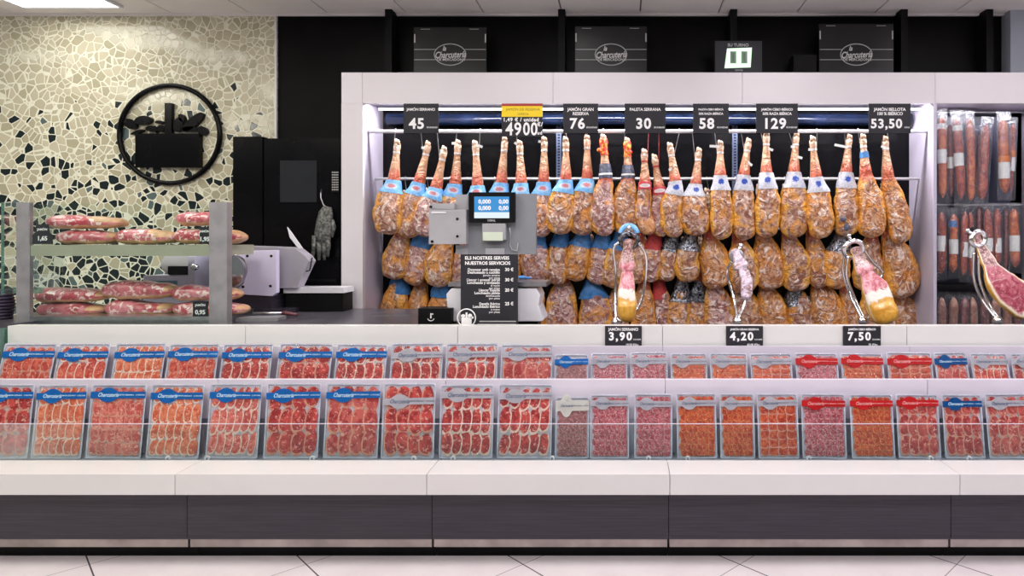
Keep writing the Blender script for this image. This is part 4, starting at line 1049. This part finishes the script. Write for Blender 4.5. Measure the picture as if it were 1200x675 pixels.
bm = NB(); prism(bm, [(X(a, d+.1), Z(b, d+.1)) for a, b in ((339, 266), (343, 271), (357, 291), (352, 291), (342, 278))], d+.07, d+.078); fixn(bm); obj('white_flap', bm, M['wh_plastic'], sl)
bm = NB(); tube(bm, [P(362, 306, d+.12), P(366, 302, d+.11), P(363, 317, d+.1), P(359, 318, d+.1)], .004, 8); obj('handle', bm, M['blackm'], sl, smooth=True)
# second slicer head seen through the glass
d = 4.40
s2 = thing('slicer_motor', 'lavender-grey slicer motor housing seen through the cabinet glass', 'machine', (X(206, d), d, 1.0535))
bm = NB(); box(bm, X(168, d), X(222, d), d, d+.2, 1.0535, Z(323, d)); obj('housing', bm, M['lav'], s2, bevel=.008)
bm = NB(); box(bm, X(178, d), X(208, d), d-.003, d-.0005, Z(334, d), Z(329, d)); pl = obj('name_plate', bm, simple('teal_plate', (.10, .25, .32), .4), s2)
bm = NB(); disc(bm, (X(208, d), Z(310, d)), 22*d/770, 15*d/770, d+.02, d+.15, 36); obj('round_cover', bm, M['wh_plastic'], s2, bevel=.012)
bm = NB(); box(bm, X(196, d), X(221, d), d+.005, d+.0195, Z(322, d), Z(312, d)); obj('dark_opening', bm, M['blackm'], s2)
bm = NB(); prism(bm, [(X(a, d), Z(b, d)) for a, b in ((222.5, 300), (231, 300), (231, 345), (222.5, 345))], d-.02, d+.16); fixn(bm); obj('arm', bm, M['lav'], s2, bevel=.004)
bm = NB(); ball(bm, P(228, 313, d-.05), .024); obj('knob', bm, M['chrome'], s2, smooth=True)
# chopping board and knife right of cabinet
d = 4.0
bm = NB(); Mt = Matrix.Translation((X(305, d), d, 1.062)) @ Matrix.Rotation(.12, 4, 'Z'); box(bm, -.12, .12, -.05, .08, -.009, .012, M=Mt); tag(obj('steel_tray', bm, M['steel_dull'], bevel=.003), 'grey steel tray lying on the dark worktop beside the cabinet post', 'tray')
kn = thing('knife', 'knife with pale blade lying on the dark worktop near the slicer', 'knife', (X(320, 4.2), 4.16, 1.0535))
bm = NB(); tube(bm, [(X(296, 4.16), 4.16, 1.075), (X(330, 4.16), 4.17, 1.078)], [.012, .010], 8, flat=.5); obj('blade', bm, M['steel'], kn, smooth=True)
bm = NB(); tube(bm, [(X(330.3, 4.16), 4.17, 1.078), (X(334, 4.16), 4.17, 1.079), (X(347, 4.16), 4.175, 1.068)], [.012, .014, .010], 8); obj('handle', bm, simple('dark_red_handle', (.12, .03, .04), .4), kn, smooth=True)

# ------------------------------------------------------------------ scale, service board
d = 3.98
sc = thing('weighing_scale', 'grey counter scale with blue screen on a column in the centre', 'scale', (X(567, d), d, 1.0535))
bm = NB(); box(bm, X(548, d), X(628, d), d, d+.05, Z(298, d), Z(227, d)); hb = obj('housing', bm, M['grey_plastic'], sc, bevel=.008)
for za, zb3 in ((262, 228), (298, 287.5)):
    bm = NB(); box(bm, X(534, d), X(548, d)-.001, d+.002, d+.05, Z(za, d), Z(zb3, d)); obj('housing_wing', bm, M['lgrey_plastic'], sc, bevel=.004)
bm = NB(); box(bm, X(506, d), X(549, d), d-.06, d-.003, Z(286, d), Z(246, d)); box(bm, X(507, d), X(535, d), d-.05, d-.003, Z(245.5, d), Z(239, d)); pr = obj('printer', bm, M['lgrey_plastic'], sc, bevel=.006)
bm = NB(); box(bm, X(509, d), X(526, d), d-.064, d-.0605, Z(250.5, d), Z(248.5, d)); obj('slot', bm, M['wh_plastic'], pr)
bm = NB()
for a, b in ((539, 257), (539, 277), (510, 283), (508.5, 243)): disc(bm, (X(a, d), Z(b, d)), .008, .008, d-.0655, d-.0605, 12)
obj('screws', bm, M['blackm'], pr)
bm = NB(); box(bm, X(551.5, d), X(605, d), d-.05, d-.018, Z(261, d), Z(226, d)); sn = obj('screen_bezel', bm, M['blackm'], sc, bevel=.005)
bm = NB(); ya, yb2 = d-.052, d-.0505
box(bm, X(558, d), X(598.5, d), ya, yb2, Z(249, d), Z(231, d), 0); box(bm, X(558, d), X(598.5, d), ya, yb2, Z(256, d), Z(249.1, d), 1)
scn = obj('screen', bm, [M['screen'], M['screenw']], sn)
kk = d/770
obj('screen_lettering', text_bm([(s, X(x, d), Z(y, d), z*kk, 'CENTER', {'y': d-.0528, 'off': .03}) for s, x, y, z in (('0,000', 570, 237, 6.5), ('0,00', 592, 237, 6.5), ('0,000', 570, 244.5, 6.5), ('0,00', 592, 244.5, 6.5))]), M['letter'], scn)
obj('bezel_mark', text_bm([('DIBAL', X(578, d), Z(258.7, d), 3.4*kk, 'CENTER', {'y': d-.0508, 'off': .02})]), M['letter_grey'], sn)
bm = NB(); box(bm, X(567, d), X(594, d), d-.045, d-.002, Z(281, d), Z(262, d)); box(bm, X(570, d), X(592, d), d-.03, d-.002, Z(298, d), Z(291, d)); obj('label_outlet', bm, M['lgrey_plastic'], sc, bevel=.004)
bm = NB(); box(bm, X(568, d), X(591, d), d-.052, d-.0455, Z(282, d), Z(272, d)); obj('paper_label', bm, simple('pale_green_paper', (.60, .68, .55), .5), sc)
bm = NB(); tube(bm, [P(x, y, d-.01) for x, y in ((594, 268), (597, 267), (598, 274), (597.5, 288), (600, 293), (606, 294), (607, 284))], .004, 8); obj('wire_guide', bm, M['steel_dull'], sc, smooth=True)
bm = NB(); tube(bm, [(X(566, d), d+.02, .9705), (X(566, d), d+.02, Z(298.5, d))], .02, 14); tube(bm, [(X(600, d), d+.02, .9705), (X(600, d), d+.02, Z(298.5, d))], .02, 14); obj('column', bm, M['wh_plastic'], sc, smooth=True)
# scale base seen right and left of the board
d = 3.95
bm = NB(); prism(bm, [(X(a, d), Z(b, d)) for a, b in ((529, 343), (535, 336), (632, 336), (636, 345), (634, 356), (640, 372), (638, 374), (532, 374))], d-.12, d+.1); fixn(bm); obj('scale_base', bm, M['wh_plastic'], sc, bevel=.01, bseg=3)
bm = NB(); box(bm, X(532, d), X(643, d), d-.13, d+.12, Z(334, d), Z(329, d)); box(bm, X(560, d), X(620, d), d-.05, d+.05, Z(336, d), Z(334, d)); obj('weighing_plate', bm, M['steel'], sc, bevel=.003)
bm = NB(); box(bm, X(540, d), X(632, d), d-.08, d+.08, .9705, Z(374.2, d)); obj('scale_foot', bm, M['blackm'], sc, bevel=.004)
d = 3.74
bd = thing('service_board', 'tall black services board with white lettering standing on the rail', 'sign', (X(573, d), d, Z(381, d)))
z0 = Z(382, RD)+.0005
bm = NB(); box(bm, X(540, d), X(607, d), d-.004, d+.004, .971, Z(298, d)); obj('panel', bm, M['charcoal'], bd)
kk = d/770; L = []
def ln(s, x, y, z, al='RIGHT', **op): L.append((s, X(x, d), Z(y, d), z*kk, al, dict({'y': d-.005, 'off': .025}, **op)))
ln('ELS NOSTRES SERVEIS', 545, 302.5, 5.4, 'LEFT'); ln('NUESTROS SERVICIOS', 545, 308.5, 5.4, 'LEFT')
for (y, a, b, c_, pr_) in ((316, 'Desossar amb navaixa', 'Deshuesado a cuchillo', 'jamón entero', '30 €'), (328, 'Llescar i envasar pernil', 'Loncheado y envasado', 'al vacío', '30 €'), (340, 'Llescar Espatla', 'Loncheado paleta', 'deshuesada', '20 €'), (356, 'Espatla Ibèrica', 'Loncheado Ibérico', 'a mano', '25 €')):
    ln(a, 586, y, 4.2, off=.015); ln(b, 586, y+3.3, 4.2, off=.02); ln(c_, 586, y+6.6, 3.6, off=0); ln('por pieza', 586, y+9.6, 3.4, off=0); ln(pr_, 602, y, 5.2)
obj('lettering', text_bm(L), M['letter'], bd)
bm = NB(); box(bm, X(562, d), X(605, d), d-.0055, d-.0042, Z(377.2, d), Z(375.8, d)); box(bm, X(560, d), X(605, d), d-.0055, d-.0042, Z(380.5, d), Z(379.3, d)); obj('stripes', bm, M['letter_grey'], bd)
bm = NB(); torus(bm, (X(547, d), d-.006, Z(372.5, d)), 10.5*kk, .0035, n=36, m=6, Rz=10.5*kk)
box(bm, X(541, d), X(553, d), d-.008, d-.0045, Z(382, d), Z(372, d)); box(bm, X(546, d), X(548, d), d-.008, d-.0045, Z(372, d), Z(366, d))
for a, b, r1, r2 in ((543, 370, 2.5, 2), (551, 370, 2.5, 2.6), (553.5, 372, 2, 1.4)): disc(bm, (X(a, d), Z(b, d)), r1*kk, r2*kk, d-.008, d-.0045, 12)
obj('basket_mark', bm, M['letter'], bd)
# black card reader box
d = 3.78
cb = thing('black_device', 'low black box with a small white mark on the worktop left of the services board', 'device', (X(510, d), d, 1.0535))
bm = NB(); box(bm, X(490, d), X(529, d), d, d+.12, 1.0535, Z(361.5, d)); obj('box', bm, M['blackm'], cb, bevel=.008, bseg=3)
bm = NB(); torus(bm, (X(505, d), d-.001, Z(372, d)), 4*kk, .002, n=16, m=5, a0=PI*1.1, a1=PI*1.9); box(bm, X(504.4, d), X(505.6, d), d-.0025, d-.0005, Z(373, d), Z(367, d)); disc(bm, (X(507, d), Z(368, d)), 1*kk, .7*kk, d-.002, d-.0005, 8)
obj('mark', bm, M['letter'], cb)
bm = NB(); Mt = Matrix.Translation((X(460, 4.25), 4.25, 1.056)) @ Matrix.Rotation(.02, 4, 'Z'); box(bm, -.13, .13, -.004, .004, -.0025, .003, M=Mt); tag(obj('thin_ruler', bm, M['steel']), 'thin pale strip lying on the dark worktop before the ham case', 'strip')
# shredded wrapper at the scale's rear
bm = NB(); c = P(612, 325, 4.0); ball(bm, c, .028, .03, .012); ball(bm, c+Vector((.035, .0, -.003)), .022, .02, .008); tag(obj('blue_wrapper', bm, M['bluecap'], smooth=True), 'small crumpled blue wrapper on the weighing plate', 'wrapper')

# ------------------------------------------------------------------ carving stands with opened hams
def stand_base(th, c, lift):      # clamp screw, dome and foot plate
    bm = NB(); z = .9705
    disc_pts = 20
    tube(bm, [(c.x, c.y, z), (c.x, c.y, z+.02)], [.11, .10], 24); obj('foot_plate', bm, M['blackm'], th, smooth=False, bevel=.004)
    bm = NB(); tube(bm, [(c.x, c.y, z+.0205), (c.x, c.y, max(c.z-.02, z+.03))], .016, 12); obj('stem', bm, M['chrome'], th, smooth=True)
    bm = NB(); ball(bm, c, .030, .030, .032); obj('ball_joint', bm, M['chrome'], th, smooth=True)
def rods(th, paths, d):
    for pts in paths:
        bm = NB(); f = [Vector(P(a, b, dd)) for a, b, dd in pts]
        # smooth polyline
        out = []
        for i in range(len(f)-1):
            p0, p1, p2, p3 = f[max(i-1, 0)], f[i], f[i+1], f[min(i+2, len(f)-1)]
            for s in range(6):
                u = s/6; out.append(.5*((2*p1)+(p2-p0)*u+(2*p0-5*p1+4*p2-p3)*u*u+(3*p1-p0-3*p2+p3)*u**3))
        out.append(f[-1]); tube(bm, out, .0085, 10); obj('rod', bm, M['chrome'], th, smooth=True)
def clamp(th, c, R, Mrot, mat='chrome'):
    bm = NB(); torus(bm, c, R, .015, n=28, m=10, M=Mrot, Rz=R*.9); torus(bm, c+Vector((0, -.016, .0)), R*1.0, .006, n=28, m=8, M=Mrot, Rz=R*.9); obj('clamp_ring', bm, M[mat], th, smooth=True)
    bm = NB(); dr = (Mrot @ Vector((0, 0, 1))); tube(bm, [c+dr*R*.85, c+dr*(R*.9+.035)], [.010, .010], 10); ball(bm, c+dr*(R*.9+.04), .014); obj('clamp_screw', bm, M['chrome'], th, smooth=True)
def carved(ctrl_px, ws, seed, label, material='carved', carve=(.2, .8, .55), flat=.8, sc=.8, hoof=True, shank=1.0):
    ctrl = [(t_, P(a, b, dd)) for t_, a, b, dd in ctrl_px]
    th = thing('carved_ham', label, 'ham', ctrl[-1][1], 'opened hams on carving stands')
    bm, f = ham_surface(ctrl, ws, seed, carve=carve, flat=flat, scale=sc, shank_scale=shank)
    obj('body', bm, M[material], th, smooth=True); return th, f
# 1
st = thing('carving_stand', 'chrome ham carving stand with blue-white ring above the 3,90 tag', 'ham stand', (P(735, 378, 3.98).x, 3.98, .97), 'carving stands')
stand_base(st, P(722, 378, 4.0), 0); clamp(st, P(737, 282, 4.02), .055, Matrix.Rotation(.5, 4, 'X'), 'silver')
rods(st, [[(726, 284, 4.02), (719, 292, 4.04), (722, 320, 4.08), (721, 350, 4.06), (722, 374, 4.0)], [(748, 284, 4.02), (757, 300, 4.05), (756, 330, 4.08), (748, 360, 4.06), (726, 378, 4.0)]], 4)
carved([(0, 737, 280, 4.03), (.3, 735, 303, 4.0), (.7, 735, 342, 3.95), (1, 735, 378, 3.93)], .78, 3, 'opened ham with pink cut and golden end above the 3,90 tag', sc=.74, shank=1.75, flat=.75)
bm = NB(); torus(bm, P(737, 274, 4.03), .05, .016, n=20, m=8, a0=.1, a1=PI-.1); obj('blue_cuff', bm, M['collar_blue'], st, smooth=True)
# 2
st = thing('carving_stand', 'chrome ham carving stand above the 4,20 tag', 'ham stand', (P(868, 378, 4.0).x, 4.0, .97), 'carving stands')
stand_base(st, P(864, 377, 3.98), 0); clamp(st, P(863, 300, 4.04), .034, Matrix.Rotation(.4, 4, 'Y'), 'steel_dull')
rods(st, [[(858, 306, 4.05), (852, 320, 4.09), (860, 350, 4.06), (864, 374, 3.98)], [(870, 308, 4.05), (878, 320, 4.09), (874, 350, 4.06), (865, 374, 3.98)]], 4)
M['wrapped'] = mk_meat('film_wrapped_ham', (.30, .16, .12), (.62, .5, .6), (.75, .68, .85), 16, .9, .50)
carved([(0, 860, 292, 4.03), (.3, 866, 306, 4.0), (.7, 875, 330, 3.96), (1, 874, 352, 3.95)], .6, 8, 'opened ham wrapped in pale film above the 4,20 tag', 'wrapped', (.3, .9, .5), .8, .62, shank=1.8)
# 3
st = thing('carving_stand', 'chrome ham carving stand with wide curved bars above the 7,50 tag', 'ham stand', (P(1012, 378, 4.0).x, 4.0, .97), 'carving stands')
stand_base(st, P(1011, 376, 3.98), 0); clamp(st, P(1000, 292, 4.03), .058, Matrix.Rotation(.3, 4, 'X') @ Matrix.Rotation(-.4, 4, 'Y'))
rods(st, [[(990, 296, 4.04), (988, 318, 4.08), (996, 345, 4.07), (1010, 374, 3.99)], [(994, 300, 4.01), (992, 322, 4.05), (1001, 348, 4.04), (1014, 374, 3.98)], [(1011, 290, 4.03), (1022, 306, 4.07), (1034, 318, 4.09), (1032, 326, 4.09)]], 4)
carved([(0, 1002, 290, 4.04), (.3, 1008, 308, 4.0), (.65, 1024, 338, 3.95), (1, 1041, 380, 3.92)], .98, 5, 'opened ham with pink cut and white fat leaning right above the 7,50 tag', sc=.88, shank=1.5, flat=.75)
# 4
st = thing('carving_stand', 'chrome ham carving stand at the right end before the sausages', 'ham stand', (P(1168, 378, 4.0).x, 4.0, .97), 'carving stands')
stand_base(st, P(1169, 376, 3.98), 0); clamp(st, P(1146, 280, 4.03), .046, Matrix.Rotation(-.9, 4, 'Y'))
rods(st, [[(1141, 296, 4.04), (1141, 325, 4.08), (1150, 350, 4.06), (1166, 372, 3.99)], [(1147, 300, 4.02), (1148, 328, 4.05), (1157, 352, 4.04), (1170, 372, 3.98)]], 4)
ham4, _ = carved([(0, 1140, 270, 4.05), (.3, 1152, 295, 4.02), (.65, 1172, 330, 3.95), (1, 1216, 368, 3.92)], 1.1, 9, 'opened ham with dark red cut and golden rim leaning right before the sausages', 'carved_long', (.15, .95, .35), .8, .90, shank=1.15)
bm = NB(); tube(bm, [P(1136, 268, 4.06), P(1142, 276, 4.05)], [.022, .026], 12); obj('hoof', bm, M['blackm'], ham4, smooth=True)

# ------------------------------------------------------------------ vacuum-packed sausages
def sausage(x0, y0, x1, y1, r, d, kind, label, group, band=None, tagm='tagw', slim=None):
    a, b = P(x0, y0, d), P(x1, y1, d); rr_ = r*d/770
    th = thing('packed_sausage', label, 'sausage', b, group)
    ax = (b-a); Ln = ax.length; ax.normalize(); sd = Vector((0, 1, 0)).cross(ax).normalized()
    pts, rad = [], []
    for k in range(17):
        t_ = k/16; p = a.lerp(b, .06+.88*t_)+sd*.006*math.sin(t_*3+x0)
        e = min(1, (min(t_, 1-t_)*9+.04))**.5; pts.append(p); rad.append(rr_*e*(1+.06*math.sin(t_*17+x0)))
    bm = NB(); tube(bm, pts, rad, 14); obj('sausage', bm, SAUS[kind], th, smooth=True)
    bm = NB(); n = 14; w_ = rr_*1.6; g = []
    for k in range(n+1):
        t_ = k/n; p = a.lerp(b, -.03+1.06*t_)
        row = []
        for j in range(9):
            s = -1+j/4; bul = math.sqrt(max(0, 1-min(1, abs(s)*1.15)**2))*rr_*1.08*min(1, min(t_, 1-t_)*8+.05)
            row.append(bm.verts.new(p+sd*s*w_*(1+.08*noise.noise(Vector((k*.8, s*3, x0))))+Vector((0, -bul-.002+.004*noise.noise(Vector((k*1.1, s*4, y0))), 0))))
        g.append(row)
    for k in range(n):
        for j in range(8): bm.faces.new((g[k][j], g[k][j+1], g[k+1][j+1], g[k+1][j]))
    obj('bag', bm, M['bag'], th, smooth=True)
    if band:
        for t_a, t_b, mm in band:
            bm = NB(); pa, pb = a.lerp(b, t_a), a.lerp(b, t_b)
            tube(bm, [pa, pb], rr_*1.12, 16, cap=False); obj('paper_label', bm, M[mm], th, smooth=True)
d = 4.84
SG = 'sausages in the upper row'
M['orange_lab'] = simple('orange_label', (.85, .25, .02), .4)
lab1 = [(.42, .62, 'tagw')]
sausage(1103, 130, 1105, 238, 4.6, d, 'o', 'orange sausage with white label, upper row, against the partition', SG, [(.14, .20, 'white_lab'), (.42, .57, 'tagw')])
sausage(1114, 140, 1114, 236, 3.6, d+.03, 'd', 'thin dark sausage with white label, upper row, set behind two orange ones', SG, [(.46, .60, 'tagw')])
sausage(1121, 132, 1126, 240, 4.8, d, 'r', 'red sausage with white label, upper row, right of the thin dark one', SG, [(.14, .20, 'white_lab'), (.44, .58, 'tagw')])
sausage(1135, 133, 1139, 242, 4.4, d, 'o', 'long orange sausage without label, upper row, in clear bag', SG)
sausage(1157, 140, 1150, 240, 4.8, d, 'r', 'dark red sausage without label leaning left, upper row', SG)
sausage(1147, 150, 1146, 238, 3.0, d+.04, 'd', 'thin dark sausage, upper row, behind the leaning red one', SG)
sausage(1176, 134, 1177, 232, 5.4, d, 'o', 'thick orange sausage with orange and white label, upper row at right', SG, [(.50, .57, 'orange_lab'), (.575, .77, 'tagw')])
sausage(1187, 140, 1184, 232, 3.6, d+.03, 'r', 'thin red sausage with orange and white label, upper row at far right', SG, [(.40, .48, 'orange_lab'), (.485, .66, 'tagw')])
SG = 'sausages in the middle row'
sausage(1103, 243, 1103, 326, 4.4, d, 'r', 'red sausage with white label, middle row, against the partition', SG, [(.40, .62, 'tagw')])
sausage(1117, 246, 1118, 324, 4.4, d, 'o', 'orange sausage with white label, middle row, second from partition', SG, [(.16, .26, 'bluecap'), (.44, .66, 'tagw')])
sausage(1130, 243, 1130, 328, 3.6, d, 'r', 'red sausage with white label, middle row, left of the chrome clamp', SG, [(.48, .68, 'tagw')])
sausage(1138, 243, 1138, 330, 3.4, d+.02, 'r', 'red sausage with white label, middle row, behind the chrome clamp', SG, [(.50, .68, 'tagw')])
sausage(1147, 236, 1148, 320, 3.8, d+.04, 'd', 'dark sausage without label, middle row, behind the right carving stand', SG)
sausage(1158, 240, 1159, 318, 4.2, d, 'r', 'red sausage with white label, middle row, above the opened ham', SG, [(.50, .70, 'tagw')])
sausage(1168, 240, 1169, 318, 4.0, d, 'r', 'red sausage with white label, middle row, right of centre', SG, [(.50, .72, 'tagw')])
sausage(1179, 240, 1179, 322, 3.2, d+.03, 'd', 'thin dark sausage, middle row, between two labelled ones', SG)
sausage(1189, 240, 1189, 318, 4.8, d, 'o', 'orange-red sausage with white label, middle row at far right', SG, [(.46, .70, 'tagw')])
bm = NB(); zz = Z(336, 4.76); box(bm, X(1098, DF)+.001, X(1229, DF)-.001, 4.76, 5.018, zz-.012, zz+.012); obj('sausage_shelf', bm, M['blackm'], case)
SG = 'sausages in the lower row'
for i, (x, kd) in enumerate(((1103, 'b'), (1117, 'b'), (1130, 'd'), (1140, 'b'), (1153, 'd'), (1166, 'b'), (1180, 'b'), (1192, 'd'))):
    sausage(x, 344, x, 420, 4.8, d, kd, '%s sausage in a clear bag, lower row, %s from the partition' % ({'b': 'brown', 'd': 'dark'}[kd], ORD[i]), SG)
bm = NB(); tube(bm, [(X(1098, DF)+.001, 4.93, 2.50), (X(1229, DF)-.001, 4.93, 2.50)], .006, 8); tube(bm, [(X(1098, DF)+.001, 4.93, Z(240, 4.93)), (X(1229, DF)-.001, 4.93, Z(240, 4.93))], .006, 8); obj('sausage_rail', bm, M['steel_dull'], case, smooth=True)
